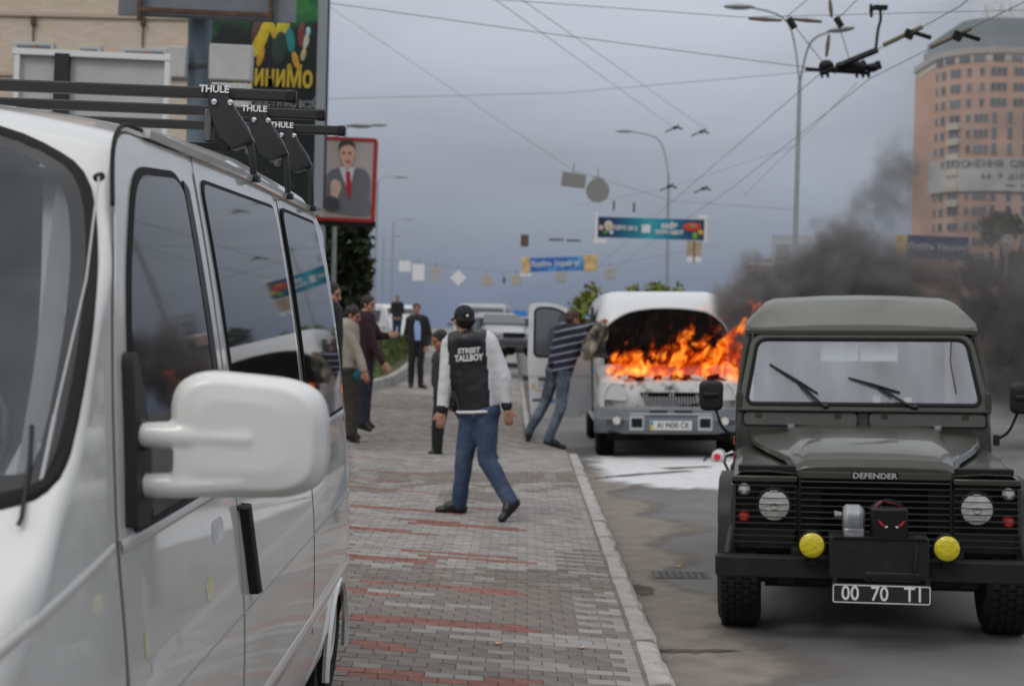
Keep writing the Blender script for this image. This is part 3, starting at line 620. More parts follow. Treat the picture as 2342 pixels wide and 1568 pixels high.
for sx in (-1,1):
    box('side_wall',(sx*.765,2.85,1.5),(.03,2.3,.60),OL,DEF,bevel=.01,rot=Matrix.Rotation(R(-sx*3),3,'Y'))
    d=box('side_door',(sx*.80,1.80,1.03),(.05,.98,.68),OL,DEF,bevel=.012)
    box('door_window',(sx*.775,1.86,1.57),(.02,.72,.34),DGLASS,d,rot=Matrix.Rotation(R(-sx*6),3,'Y'))
    m=MB(); m.tube([(sx*.80,1.36,1.36),(sx*.775,1.40,1.56),(sx*.745,1.44,1.77)],.022,8); m.build('door_pillar',OLS,DEF)
    for z in (1.36,): 
        m=MB(); m.box((sx*.80,1.225,1.33),(.035,.05,.13)); m.build('frame_hinge',OLS,DEF,bevel=.006)
# wings
for sx in (-1,1):
    w=MB(); X=sx
    secs=[]
    for y,zt in ((.0,.968),(.06,.98),(.4,1.008),(.8,1.03),(1.15,1.045)):
        secs.append([(X*.43,y,zt-.10 if y<.02 else zt-.08),(X*.44,y,zt-.010),(X*.60,y,zt+.004),(X*.765,y,zt),(X*.812,y,zt-.035),(X*.818,y,.84)])
    w.loft(secs,False,False); wg=w.build('front_wing',OL,DEF,smooth=30,bevel=.008)
    # outer side panel behind the wheel
    m=MB(); m.box((X*.808,.98,.75),(.02,.34,.5)); m.build('wing_side',OL,wg)
    m=MB(); m.box((X*.808,.03,.66),(.03,.07,.48)); m.build('wing_front_edge',OL,wg,bevel=.008)
    # arch flare
    a=[]
    for y,z in ((-.02,.50),(.0,.70),(.07,.85),(.2,.92),(.62,.92),(.76,.84),(.84,.62)): a.append((y,z))
    m=MB(); secs=[[(X*.80,y,z),(X*.895,y,z-.0),(X*.90,y+.0,z-.035 if z>.6 else z),(X*.80,y+(.03 if y<.3 else -.03),z-.05)] for y,z in a]
    m.loft(secs); m.build('arch_flare',M('flare_black',(.009,.009,.011),.42,var=.1,spec=.4),wg,smooth=40,bevel=.012)
    box('inner_arch',(X*.55,.42,.76),(.5,.8,.25),BK,DEF)
# bonnet: raised centre, flared sides
secs=[]
for y,z0,hwid,cw,rise in ((.0,.965,.44,.40,.040),(.04,.995,.46,.40,.050),(.25,1.045,.51,.41,.050),(.55,1.075,.62,.42,.055),(.85,1.10,.70,.43,.06),(1.10,1.125,.735,.44,.05),(1.19,1.155,.70,.44,.02)):
    pr_=[(-hwid,z0-.035),(-hwid+.015,z0),(-cw-.05,z0+rise*.3),(-cw,z0+rise*.85),(-cw+.05,z0+rise),(-.15,z0+rise+.006),(.15,z0+rise+.006),(cw-.05,z0+rise),(cw,z0+rise*.85),(cw+.05,z0+rise*.3),(hwid-.015,z0),(hwid,z0-.035)]
    secs.append([(x,y,z) for x,z in pr_])
m=MB(); m.loft(secs,True,True); hood=m.build('bonnet',OL,DEF,smooth=24,bevel=.008)
for x in (-.46,.47):
    m=MB(); m.lathe([(.0,.03),(.02,.025),(.026,.012),(.026,0)],(x,1.12,1.155),(0,-.3,1),14).box((x,1.12,1.185),(.05,.012,.012)); m.build('bonnet_catch',M('dull_steel',(.25,.25,.25),.4,.6),hood)
# front panel: dark box, slatted grille
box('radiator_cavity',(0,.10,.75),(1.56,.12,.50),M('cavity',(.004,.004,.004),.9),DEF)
m=MB(); m.box((0,.01,.957),(.86,.03,.040)); gb=m.build('badge_bar',OLS,DEF,bevel=.004)
text('badge_lettering','DEFENDER',M('badge_silver',(.55,.55,.56),.35,.4),.045,(0,-.008,.957),FRONT,gb,sx=1.15,bold=.001)
box('badge_plate',(0,-.006,.957),(.265,.004,.042),BK,gb)
SL=M('slat_black',(.009,.009,.009),.38,spec=.45)
for i in range(11):
    z=.918-.0355*i
    m=MB(); m.loft([[(x,-.012,z+.006),(x,-.018,z),(x,.03,z-.012),(x,.03,z-.006)] for x in (-.425,.425)]); m.build('grille_slat',SL,DEF)
for x in (-.425,.425): box('grille_post',(x,.005,.74),(.014,.045,.40),BK,DEF)
GL=M('headlamp_glass',(.62,.62,.58),.12,spec=.7,coat=.5,var=.18,vs=14)
for sx in (-1,1):
    cx=sx*.572
    sp_=box('lamp_panel',(sx*.625,.035,.715),(.36,.03,.40),BK2,DEF,bevel=.01)
    box('panel_top',(sx*.625,.0,.930),(.37,.03,.035),OL,DEF,bevel=.006)
    for i in range(10):
        z=.893-.0365*i; m=MB(); m.box((sx*.625,-.024,z),(.365,.006,.0065)); m.build('lamp_guard_bar',M('guard_bar',(.028,.028,.028),.4),sp_)
    h=MB().lathe([(.103,.02),(.105,-.004),(.095,-.010)],(cx,0.012,.775),(0,1,0),32).build('headlamp',BK,DEF)
    MB().lathe([(.0,-.022),(.04,-.020),(.075,-.013),(.094,-.002),(.094,.02)],(cx,.008,.775),(0,1,0),32).build('headlamp_lens',GL,h)
    MB().lathe([(.0,-.002),(.02,-.006),(.026,0)],(cx,-.014,.775),(0,1,0),16).build('bulb_shield',M('lens_centre',(.45,.45,.42),.3),h)
    for z,mt in ((.866,M('side_lens_clear',(.42,.42,.42),.15,spec=.7)),(.705,M('side_lens_red',(.28,.02,.012),.2,spec=.6))):
        l=MB().lathe([(.0,-.035),(.02,-.032),(.033,-.018),(.036,.0),(.036,.02)],(sx*.745,.006,z),(0,1,0),20).build('side_lamp',mt,DEF)
# bumper, winch tray, winch, fog lamps, number plate
for sx in (-1,1):
    box('bumper',(sx*.575,-.22,.455),(.64,.13,.115),BK2,DEF,bevel=.006)
    box('bumper_end',(sx*.898,-.19,.455),(.012,.10,.10),BK2,DEF)
    box('bumper_bracket',(sx*.50,-.19,.375),(.09,.06,.04),BK2,DEF,bevel=.004)
    y0=-.37; X=sx*.365
    fl=MB().lathe([(.03,.10),(.062,.07),(.078,.03),(.080,.0),(.070,-.004)],(X,y0,.598),(0,1,0),28).build('fog_lamp',BK,DEF)
    MB().lathe([(.0,-.012),(.04,-.010),(.066,-.003),(.072,.004),(.072,.01)],(X,y0-.004,.598),(0,1,0),28).build('fog_lens',M('yellow_lens',(.62,.52,.01),.22,spec=.6,coat=.4,bump=.5,bs=40,bdist=.02),fl)
    box('fog_bracket',(X,y0+.05,.52),(.04,.04,.06),BK2,fl)
tray=MB(); tray.box((0,-.30,.535),(.54,.20,.235)); tray=tray.build('winch_tray',BK2,DEF,bevel=.008)
box('tray_lip',(.0,-.40,.652),(.50,.03,.006),BK2,tray)
fr=MB(); fr.box((.07,-.405,.435),(.30,.02,.062)); fr=fr.build('fairlead',BK2,DEF,bevel=.012)
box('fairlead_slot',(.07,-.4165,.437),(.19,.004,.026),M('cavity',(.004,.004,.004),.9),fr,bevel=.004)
for x in (-.05,.19): MB().lathe([(.012,0),(.012,-.006),(.0,-.009)],(x,-.415,.435),(0,1,0),10).build('bolt',BK,fr)
wn=MB(); wn.lathe([(.055,0),(.075,-.012),(.088,-.03),(.088,-.10),(.075,-.115),(.05,-.12)],(-.075,-.30,.735),(1,0,0),26)
wn=wn.build('winch_motor',M('cast_aluminium',(.30,.31,.32),.45,.5,var=.15,vs=20),DEF)
box('motor_foot',(-.135,-.36,.67),(.11,.05,.06),_M['cast_aluminium'],wn,bevel=.01)
for k in range(6): box('cooling_fin',(-.165+.014*k,-.392,.735),(.004,.006,.10),_M['cast_aluminium'],wn)
tube('motor_shaft',[(-.20,-.32,.765),(-.24,-.32,.765)],[.016,.024],M('dull_steel',(.25,.25,.25),.4,.6),wn)
wb=box('winch_control_box',(.055,-.33,.73),(.20,.15,.165),BK,DEF,bevel=.01)
for sx in (-1,1):
    m=MB(); m.loft([[(.065+sx*.025,-.408,.712),(.065+sx*.055,-.408,.722),(.065+sx*.075,-.408,.752),(.065+sx*.06,-.408,.748),(.065+sx*.05,-.408,.735)],[(.065+sx*.025,-.4045,.712),(.065+sx*.055,-.4045,.722),(.065+sx*.075,-.4045,.752),(.065+sx*.06,-.4045,.748),(.065+sx*.05,-.4045,.735)]]); m.build('red_emblem',M('emblem_red',(.42,.012,.02),.5),wb)
    box('emblem_white_mark',(.065+sx*.028,-.409,.715),(.014,.002,.008),WHITEP,wb,rot=Matrix.Rotation(R(sx*25),3,'Y'))  # small white mark on each half of the emblem
for k,cm in ((0,BK),(1,M('red_cable',(.25,.03,.02),.5)),(2,BK)):
    tube('winch_cable',smoothpts([(-.05+.02*k,-.31,.80),(.0+.02*k,-.30,.835+.008*k),(.08+.02*k,-.29,.83),(.14,-.28,.81-.01*k)],5),.007,cm,wn,6)
tube('winch_lever',[(.19,-.38,.66),(.20,-.40,.60),(.19,-.41,.47)],[.012,.014,.010],BK2,tray,8)
np_=box('number_plate',(.01,-.43,.345),(.535,.006,.112),M('plate_black',(.016,.016,.017),.4),DEF,bevel=.012)
m=MB(); a=rrect(-.262+.01,.262+.01,.345-.05,.345+.05,.012); b=offpoly(a,-.005); m.loft([[(x,-.4335,z) for x,z in a],[(x,-.4350,z) for x,z in a],[(x,-.4350,z) for x,z in b],[(x,-.4335,z) for x,z in b]],True,False); m.build('plate_border',WHITEP,np_)
pf=M('plate_white',(.72,.72,.70),.5)
for s,x in (('00',-.168),('70',-.01),('T1',.175)): text('plate_lettering',s,pf,.112,(x+.01,-.4345,.345),FRONT,np_,sx=.88,bold=.001)
for x in (-.24,.26): box('plate_bracket',(x,-.40,.41),(.025,.02,.06),BK2,np_)
# wheels
TY=M('tyre_tread',(.011,.0108,.0105),.85,var=.25,vs=10,bump=.3,bs=60); RIM=M('cream_rim',(.42,.38,.30),.6)
def offwheel(x,y,sx):
    m=MB(); m.lathe([(.22,-.12),(.34,-.128),(.377,-.105),(.385,-.06),(.385,.06),(.377,.105),(.34,.128),(.22,.12)],(x,y,.388),(1,0,0),40); w=m.build('wheel',TY,DEF)
    for k in range(5):
        lug=MB(); xx=x-.088+.044*k; N_=44
        for i in range(N_):
            q=2*math.pi*(i+.5*(k%2))/N_; c=(xx,y+.387*math.cos(q),.388+.387*math.sin(q)); lug.box(c,(.037,.036,.012),Matrix.Rotation(q+math.pi/2,3,'X'))
        lug.build('tread_block',TY,w,kind='stuff')
    MB().lathe([(.23,.125),(.20,.12),(.18,.06),(.06,.07),(.0,.07)],(x,y,.388),(sx,0,0),24).build('rim',RIM,w)
for x,y,sx in ((-.775,.43,-1),(.775,.43,1),(-.775,3.2,-1),(.775,3.2,1)): offwheel(x,y,sx)
m=MB(); m.tube([(-.7,.43,.36),(.7,.43,.36)],.045,10).ell((.22,.43,.36),(.13,.12,.13)); m.build('front_axle',BK2,DEF)
box('chassis_rail',(-.43,1.9,.48),(.09,4.2,.13),BK2,DEF); box('chassis_rail',(.43,1.9,.48),(.09,4.2,.13),BK2,DEF)
box('underbody',(0,2.0,.46),(1.3,3.4,.36),BK,DEF)
box('shade_block',(0,1.7,.29),(1.25,2.6,.10),BK,DEF)  # added low block that deepens the shade under the vehicle
for x in (-.33,.36): box('tow_eye',(x,-.16,.37),(.10,.05,.035),BK2,DEF,bevel=.008)
# wipers
for px,pz,bl in ((-.235,1.292,((-.60,1.575),(-.285,1.385))),(.335,1.292,((-.085,1.488),(.245,1.395)))):
    a=ws(px,pz,.035); b0=ws(*bl[0],.022); b1=ws(*bl[1],.022); mid=b0.lerp(b1,.55)
    wpr=MB().tube([a,mid],.007,6).build('wiper',BK,DEF); tube('wiper_blade',[b0,b0.lerp(b1,.5)+Vector((0,-.01,0)),b1],[.006,.011,.006],BK,wpr,6); tube('wiper_link',[a+Vector((-.06,0,.03)),mid+Vector((.01,-.01,-.02))],.005,BK,wpr,6)
    MB().lathe([(.018,-.01),(.02,.03)],a,(0,1,.3),12).build('wiper_pivot',BK,wpr)
# mirrors on arms
for sx in (-1,1):
    cx=sx*.975; mh=MB(); pl=rpoly([(cx-.075,1.275),(cx+.075,1.275),(cx+.08,1.47),(cx-.08,1.47)],.045,4)
    mh.loft([[(cx+(x-cx)*.8,.96,1.37+(z-1.37)*.85) for x,z in pl],[(x,.975,z) for x,z in pl],[(x,1.01,z) for x,z in pl]]); mh=mh.build('mirror',BLACK,DEF,smooth=50,bevel=.006)
    box('mirror_clamp',(cx+sx*-.0,.955,1.38),(.10,.02,.03),BLACK,mh,bevel=.008)
    tube('mirror_arm',smoothpts([(cx-.0,.985,1.35),(cx-sx*.03,.995,1.28),(sx*.90,1.05,1.16),(sx*.83,1.12,1.10)],5),.009,BLACK,mh,6)
    box('mirror_hinge',(sx*.835,1.12,1.10),(.035,.06,.07),BLACK,mh,bevel=.006)
# side trim seen at the left edge: chrome lamp and reflective strip
MB().tube([(-.86,.85,.90),(-.885,.84,.95),(-.875,.83,1.0),(-.83,.84,1.02)],.010,8).build('chrome_step',CHROME,DEF)
for y,z in ((1.0,.98),(1.05,1.08)): box('side_reflector',(-.826,y,z),(.01,.12,.05),M('reflector_red',(.30,.05,.03),.3),DEF)
# ---------------------------------------------------------------- burning white van
GAZ=thing('burning_van','white high-roof van on fire with its bonnet up and one door open','van',(2.18,20.8,ZR(2.18)),(0,R(-1.1),R(-1.0)))
GW=M('gaz_white',(.64,.65,.66),.4,coat=.5,var=.05,vs=1.5,dirt=(.40,.39,.37),ds=2.2,dlo=.58,dhi=.78)
GWB=M('scorched_white',(.56,.56,.54),.5,var=.08,dirt=(.10,.09,.075),ds=3.2,dlo=.56,dhi=.70)
SOOT=M('soot',(.005,.0045,.004),.95,var=.4,vs=5,spec=.1,dirt=(.014,.012,.010),ds=6,dlo=.5,dhi=.7)
# cab and load body: rounded box lofted along its length
def gsec(y,w,z0,z1,rc,x2=None):
    return [(x,y,z) for x,z in rpoly([(-w,z0),(w,z0),(w,z1-(.55 if rc>.1 else .3)),(w*.93,z1-.25),(w*.80,z1),(-w*.80,z1),(-w*.93,z1-.25),(-w,z1-(.55 if rc>.1 else .3))],[.03,.03,.2,.12,rc,rc,.12,.2],4)]
m=MB(); m.loft([gsec(y,w,z0,z1,rc) for y,w,z0,z1,rc in ((.78,.93,.55,1.30,.06),(.90,.96,.45,1.52,.10),(1.15,.98,.42,1.92,.15),(1.30,.99,.42,2.14,.18),(1.42,1.0,.42,2.25,.2),(1.7,1.0,.42,2.31,.2),(3.2,1.0,.42,2.34,.2),(5.3,1.0,.42,2.34,.2),(5.45,.97,.45,2.30,.2))]); m.build('body_shell',GW,GAZ,smooth=40)
def gws(a,b,o): return Vector((a,.88+(b-1.45)*.70-o,b))
surfpatch('windscreen',rpoly([(-.83,1.32),(.83,1.32),(.74,2.0),(-.74,2.0)],.12,4),gws,.02,DGLASS,GAZ,.3,.01)
# nose: fenders, front panel
for sx in (-1,1):
    m=MB(); X=sx
    secs=[[(X*.62,y,zt-.02),(X*.80,y,zt),(X*xo,y,zt-.07),(X*(xo+.03),y,.85),(X*(xo+.03),y,zb)] for y,zt,xo,zb in ((.05,1.02,.86,.70),(.12,1.08,.92,.68),(.35,1.16,.955,.80),(.6,1.22,.97,.84),(.80,1.28,.975,.72))]
    m.loft(secs,False,False); m.build('front_fender',GWB if sx<0 else GWB,GAZ,smooth=40)
    m=MB(); m.box((X*.985,.62,.80),(.012,.34,.5)); m.build('fender_side',GW,GAZ)
    hl=surfpatch('headlight',rpoly([(X*.92,.80),(X*.58,.78),(X*.60,.93),(X*.70,1.03),(X*.93,1.02)][::X],.05,3),lambda a,b,o:Vector((a,.02+(abs(a)-.55)*.18+(b-.8)*.1-o,b)),.02,M('gaz_lamp',(.50,.50,.48),.2,spec=.7,coat=.6,var=.1,vs=8),GAZ,.2,.03)
m=MB(); secs=[]
for x in (-.93,-.86,-.6,-.3,0,.3,.6,.86,.93):
    y=.02+.16*(abs(x)/.93)**3; secs.append([(x,y+.02,.62),(x,y-.02,.70),(x,y,.92),(x,y+.05,1.04),(x,y+.13,1.07),(x,y+.25,1.04),(x,y+.25,.62)])
m.loft(secs); m.build('nose_panel',M('charred_nose',(.54,.54,.52),.5,var=.1,vs=3,dirt=(.03,.026,.022),ds=3.6,dlo=.50,dhi=.64),GAZ,smooth=40)
gr=surfpatch('grille',rpoly([(-.42,.90),(-.33,.745),(.33,.745),(.42,.90)],.03,3),lambda a,b,o:Vector((a,-.022-o+.02*(abs(a)),b)),.006,M('grille_dark',(.02,.02,.02),.8),GAZ,.3,.01)
for i in range(19):
    x=-.36+.04*i; box('grille_fin',(x,-.034,.815),(.012,.014,.12+.03*(abs(x)<.3)),M('grille_grey',(.42,.42,.42),.5),gr)
for i in range(2): box('grille_burn',(-.16+.36*i,-.036,.87),(.26,.012,.05),SOOT,gr)
# engine bay and raised bonnet
box('engine_bay',(0,.48,.95),(1.55,.62,.2),SOOT,GAZ)
for i in range(14):
    m=MB(); x=-.72+.11*i; m.box((x,.15+random.random()*.15,1.07+random.random()*.03),(.10+random.random()*.1,.12,.03+random.random()*.05),Matrix.Rotation(random.uniform(-.5,.5),3,'Y')); m.build('burnt_scrap',random.choice((SOOT,SOOT,SOOT,GWB)),GAZ,bevel=.01)
bon=rpoly([(-.86,1.26),(.86,1.26),(.88,1.78),(.62,2.0),(.2,2.05),(-.2,2.05),(-.55,1.99),(-.86,1.78)],[.03,.03,.12,.15,.2,.2,.15,.12],4)
bn=surfpatch('bonnet',bon,lambda a,b,o:Vector((a,.76+(b-1.26)*.16-o-.05*(1-(a/.9)**2),b)),.0,SOOT,GAZ,.15,.03)
surfpatch('bonnet_skin',offpoly(bon,.02),lambda a,b,o:Vector((a,.79+(b-1.26)*.16-o-.05*(1-(a/.9)**2),b)),.0,GWB,bn,.15,.02)
for k in (-.5,0.,.5): tube('bonnet_rib',[(k,.70,1.3),(k*.8,.76,1.7),(k*.6,.80,2.0)],.02,SOOT,bn)
tube('bonnet_rib',[(-.8,.74,1.5),(0,.70,1.54),(.8,.74,1.5)],.016,SOOT,bn)
# side quarter windows and pillars
for sx in (-1,1):
    o=MB(); X=sx; pl=rpoly([(.98,1.40),(1.28,1.40),(1.30,1.86),(1.16,1.84)],.06,3); o.loft([[(X*(.985-(z-1.4)*.03),y,z) for y,z in pl],[(X*(1.0-(z-1.4)*.03),y,z) for y,z in pl]]); o.build('quarter_window',DGLASS,GAZ)
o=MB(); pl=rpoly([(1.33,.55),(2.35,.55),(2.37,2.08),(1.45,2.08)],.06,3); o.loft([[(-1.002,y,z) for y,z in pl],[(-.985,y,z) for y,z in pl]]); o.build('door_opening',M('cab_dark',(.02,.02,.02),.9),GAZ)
for (a,b) in ((2.6,3.7),(3.85,5.0)):
    for sx in (-1,1): box('side_window',(sx*.992,(a+b)/2,1.72),(.03,b-a,.55),DGLASS,GAZ,bevel=.02)
# bumper
BG=M('gaz_bumper',(.16,.175,.19),.55,var=.12,vs=4,dirt=(.26,.27,.28),ds=3,dlo=.55,dhi=.75)
m=MB(); secs=[]
for x in (-1.02,-1.0,-.9,-.6,-.25,.25,.6,.9,1.0,1.02):
    y=-.12+.28*(abs(x)/1.02)**4; sc=.85 if abs(x)>1.01 else 1; secs.append([(x,y+.02,.34),(x,y-.03*sc,.40),(x,y-.05*sc,.54),(x,y-.03*sc,.56),(x,y-.02*sc,.68),(x,y+.02,.705),(x,y+.16,.705),(x,y+.16,.34)])
m.loft(secs); bp=m.build('bumper',BG,GAZ,smooth=30)
BL=M('bumper_pale',(.40,.42,.44),.5)
for sx in (-1,1):
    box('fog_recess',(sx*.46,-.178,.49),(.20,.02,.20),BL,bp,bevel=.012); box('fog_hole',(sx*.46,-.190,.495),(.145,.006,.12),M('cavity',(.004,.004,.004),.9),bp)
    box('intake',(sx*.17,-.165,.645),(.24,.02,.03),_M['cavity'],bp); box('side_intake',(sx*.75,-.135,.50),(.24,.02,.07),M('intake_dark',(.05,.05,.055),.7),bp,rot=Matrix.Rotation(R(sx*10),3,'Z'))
    MB().lathe([(.0,-.02),(.05,-.015),(.055,0)],(sx*.73,-.145,.52),(0,1,0),14).build('fog_lamp',GL,bp)
box('bumper_step',(0,-.178,.615),(1.1,.012,.022),BL,bp,bevel=.005)
pl=box('number_plate',(.0,-.190,.462),(.56,.008,.125),M('plate_pale',(.62,.62,.60),.5),GAZ,bevel=.008)
box('plate_blue',(-.258,-.1955,.492),(.035,.003,.055),M('flag_blue',(.05,.25,.45),.5),pl); box('plate_yellow',(-.258,-.1955,.436),(.035,.003,.055),M('flag_yellow',(.65,.45,.03),.5),pl)
text('plate_lettering','AI 9430 CK',M('plate_ink',(.05,.05,.05),.6),.105,(.03,-.1965,.462),FRONT,pl,sx=.86,bold=.0012)
box('lower_valance',(0,.02,.30),(1.7,.12,.10),SOOT,GAZ); box('underbody',(0,2.9,.42),(1.6,4.6,.2),SOOT,GAZ)
tube('front_axle',[(-.85,.62,.33),(.85,.62,.33)],.05,SOOT,GAZ)
for x,y,sx in ((-.88,.62,-1),(.88,.62,1),(-.90,4.0,-1),(.90,4.0,1)):
    w=MB().lathe([(.19,-.1),(.32,-.105),(.345,-.07),(.35,0),(.345,.07),(.32,.105),(.19,.1)],(x,y,.35),(1,0,0),28).build('wheel',RUBBER,GAZ)
    MB().lathe([(.2,.09),(.17,.08),(.12,.03),(0,.04)],(x,y,.35),(sx,0,0),20).build('rim',STEEL,w)
    m=MB(); m.lathe([(.43,-.2),(.43,.0)],(x+sx*.06,y,.38),(sx,0,0),24); m.build('wheel_arch',SOOT,GAZ)
# open passenger door, swung forward
ang=R(-84); hx,hy=-1.0,.95
def door(a,b,o):   # a along the door from hinge, b height
    return Vector((hx-a*math.cos(R(6))-0*o,hy+a*math.sin(R(6))*(-1)-o- .03*math.sin((b-.5)/1.6*3),b))
dp=rpoly([(.02,.62),(.20,.50),(.90,.50),(.95,1.3),(.93,2.12),(.55,2.13),(.30,2.0),(.06,1.55)],[.08,.1,.1,.2,.08,.2,.2,.1],4)
dr=surfpatch('open_door',dp,door,.02,GW,GAZ,.15,.04)
wp_=rpoly([(.20,1.38),(.84,1.38),(.83,2.04),(.56,2.04),(.36,1.92)],[.06,.06,.07,.12,.12],4)
surfpatch('door_window',wp_,door,.028,M('gaz_door_glass',(.10,.11,.12),.04,spec=.9,coat=.6),dr,.2,.006)
surfpatch('window_seal',offpoly(wp_,.03),door,.024,RUBBER,dr,.2,.003)
surfpatch('door_handle',rrect(.63,.80,1.04,1.065,.008),door,.045,BLACK,dr,.2,.02)
for pol,c in ((rrect(.84,.88,.90,.99,.005),(.55,.45,.08)),(rrect(.58,.80,.93,.99,.005),(.45,.46,.56)),(rrect(.50,.82,.87,.91,.005),(.62,.45,.42)),(rrect(.74,.88,.73,.77,.02),(.12,.12,.12)),(rrect(.56,.66,.71,.77,.01),(.10,.25,.55))):
    surfpatch('door_sticker',pol,door,.0225,M('sticker_%d'%int(c[0]*1000+c[2]*10),c,.6),dr,.2,0)
surfpatch('door_crease',rrect(.05,.93,1.08,1.095,.004),door,.024,M('crease_grey',(.45,.46,.47),.5),dr,.2,.003)
# red-and-white extinguisher lying on the road
ex=thing('fire_extinguisher','red and white extinguisher lying on the road beside the off-road vehicle','extinguisher',G(1640,1060,.02))
ex.location.z=ZR(ex.location.x)+.0; 
MB().lathe([(.0,-.02),(.05,-.015),(.075,.01),(.08,.05),(.08,.30),(.05,.36),(.02,.37)],(0,0,.08),(.25,1,0),22).build('cylinder',M('ext_white',(.62,.60,.60),.4),ex)
MB().lathe([(.0,-.03),(.035,-.026),(.05,-.012),(.05,.0)],(0,-.005,.075),(.25,1,0),18).build('red_cap',M('ext_red',(.62,.015,.02),.35),ex)
tube('hose',smoothpts([(.09,.36,.10),(.0,.42,.06),(-.12,.30,.02),(-.16,.1,.015)],5),.012,BLACK,ex)
# ---------------------------------------------------------------- flames: glowing gas, thin tongues that lean to the right
def vol_nodes(name):
    m=bpy.data.materials.new(name); m.use_nodes=True; t=m.node_tree; t.nodes.clear(); o=t.nodes.new('ShaderNodeOutputMaterial'); return m,t,o
def NM(t,op,a,b=None,c=None,clamp=False):
    n=t.nodes.new('ShaderNodeMath'); n.operation=op; n.use_clamp=clamp
    for i,v in enumerate((a,b,c)):
        if v is None: continue
        if isinstance(v,(int,float)): n.inputs[i].default_value=v
        else: t.links.new(v,n.inputs[i])
    return n.outputs[0]
def MRG(t,v,a,b,c=0.,d=1.,smooth=False):
    n=t.nodes.new('ShaderNodeMapRange'); n.interpolation_type='SMOOTHSTEP' if smooth else 'LINEAR'; t.links.new(v,n.inputs[0])
    for i,k in enumerate((a,b,c,d)): n.inputs[i+1].default_value=k
    return n.outputs[0]
def NOI(t,vec,scale,detail,rough=.5,dist=0,mscale=(1,1,1),mloc=(0,0,0),color=False):
    mp=t.nodes.new('ShaderNodeMapping'); mp.inputs['Scale'].default_value=mscale; mp.inputs['Location'].default_value=mloc; t.links.new(vec,mp.inputs[0])
    n=t.nodes.new('ShaderNodeTexNoise'); n.inputs['Scale'].default_value=scale; n.inputs['Detail'].default_value=detail; n.inputs['Roughness'].default_value=rough; n.inputs['Distortion'].default_value=dist; t.links.new(mp.outputs[0],n.inputs[0])
    return n.outputs[1 if color else 0]
fm,t,o=vol_nodes('flame_gas')
tc_=t.nodes.new('ShaderNodeTexCoord'); sx_=t.nodes.new('ShaderNodeSeparateXYZ'); t.links.new(tc_.outputs['Object'],sx_.inputs[0]); X_,Y_,Z_=sx_.outputs
# lean: follow x - .45 z
lean=NM(t,'SUBTRACT',X_,NM(t,'MULTIPLY',Z_,.30)); cb=t.nodes.new('ShaderNodeCombineXYZ'); t.links.new(lean,cb.inputs[0]); t.links.new(Y_,cb.inputs[1]); t.links.new(Z_,cb.inputs[2])
n1=NOI(t,cb.outputs[0],1.0,2,.5,1.3,(3.0,1.2,2.1)); n2=NOI(t,cb.outputs[0],1.0,5,.66,1.5,(6.5,2.0,4.6),(3,1,0))
nn=NM(t,'ADD',NM(t,'MULTIPLY',n1,.66),NM(t,'MULTIPLY',n2,.34))
# height envelope: tall towards the right, low at left
hmax=NM(t,'ADD',.50,NM(t,'MULTIPLY',MRG(t,X_,-.55,.75,0,1,True),.56))
hz=NM(t,'DIVIDE',Z_,hmax)
ex_=MRG(t,X_,-.98,-.72,0,1,True); ex2=MRG(t,NM(t,'SUBTRACT',X_,NM(t,'MULTIPLY',Z_,.45)),1.12,.70,0,1,True)
ey=NM(t,'MULTIPLY',MRG(t,Y_,-.02,.12,0,1,True),MRG(t,Y_,.66,.45,0,1,True))
thr=NM(t,'ADD',.295,NM(t,'MULTIPLY',NM(t,'POWER',NM(t,'MAXIMUM',hz,0.),1.4),.255))
thr=NM(t,'ADD',thr,NM(t,'MULTIPLY',NM(t,'SUBTRACT',1.,NM(t,'MULTIPLY',NM(t,'MULTIPLY',ex_,ex2),ey)),.35))
den=MRG(t,NM(t,'SUBTRACT',nn,thr),0,.12,0,1,True)
heat=NM(t,'MULTIPLY',den,MRG(t,n2,.42,.64,.06,1.0,True)); 
cr=t.nodes.new('ShaderNodeValToRGB'); t.links.new(heat,cr.inputs[0]); e=cr.color_ramp.elements; e[0].position=0; e[0].color=(.35,.012,.0,1); e[1].position=1; e[1].color=(1,.42,.05,1)
q=e.new(.35); q.color=(.85,.075,.0,1); q=e.new(.7); q.color=(1,.20,.008,1)
em=t.nodes.new('ShaderNodeEmission'); t.links.new(cr.outputs[0],em.inputs[0]); t.links.new(NM(t,'MULTIPLY',NM(t,'ADD',NM(t,'MULTIPLY',den,1.9),NM(t,'MULTIPLY',NM(t,'POWER',heat,1.7),6.0)),1.0),em.inputs[1])
ab=t.nodes.new('ShaderNodeVolumeAbsorption'); ab.inputs[0].default_value=(.35,.1,.05,1); t.links.new(NM(t,'MULTIPLY',den,2.4),ab.inputs[1])
ad=t.nodes.new('ShaderNodeAddShader'); t.links.new(em.outputs[0],ad.inputs[0]); t.links.new(ab.outputs[0],ad.inputs[1]); t.links.new(ad.outputs[0],o.inputs['Volume'])
fm.cycles.volume_step_rate=.25
fo=box('flames',(.35,.33,.70),(2.7,.72,1.5),fm); fo.location=Vector(GAZ.location)+Vector((0,.02,1.03)); tag(fo,'orange flames leaping from the open bonnet of the white van','fire'); fo['kind']='stuff'
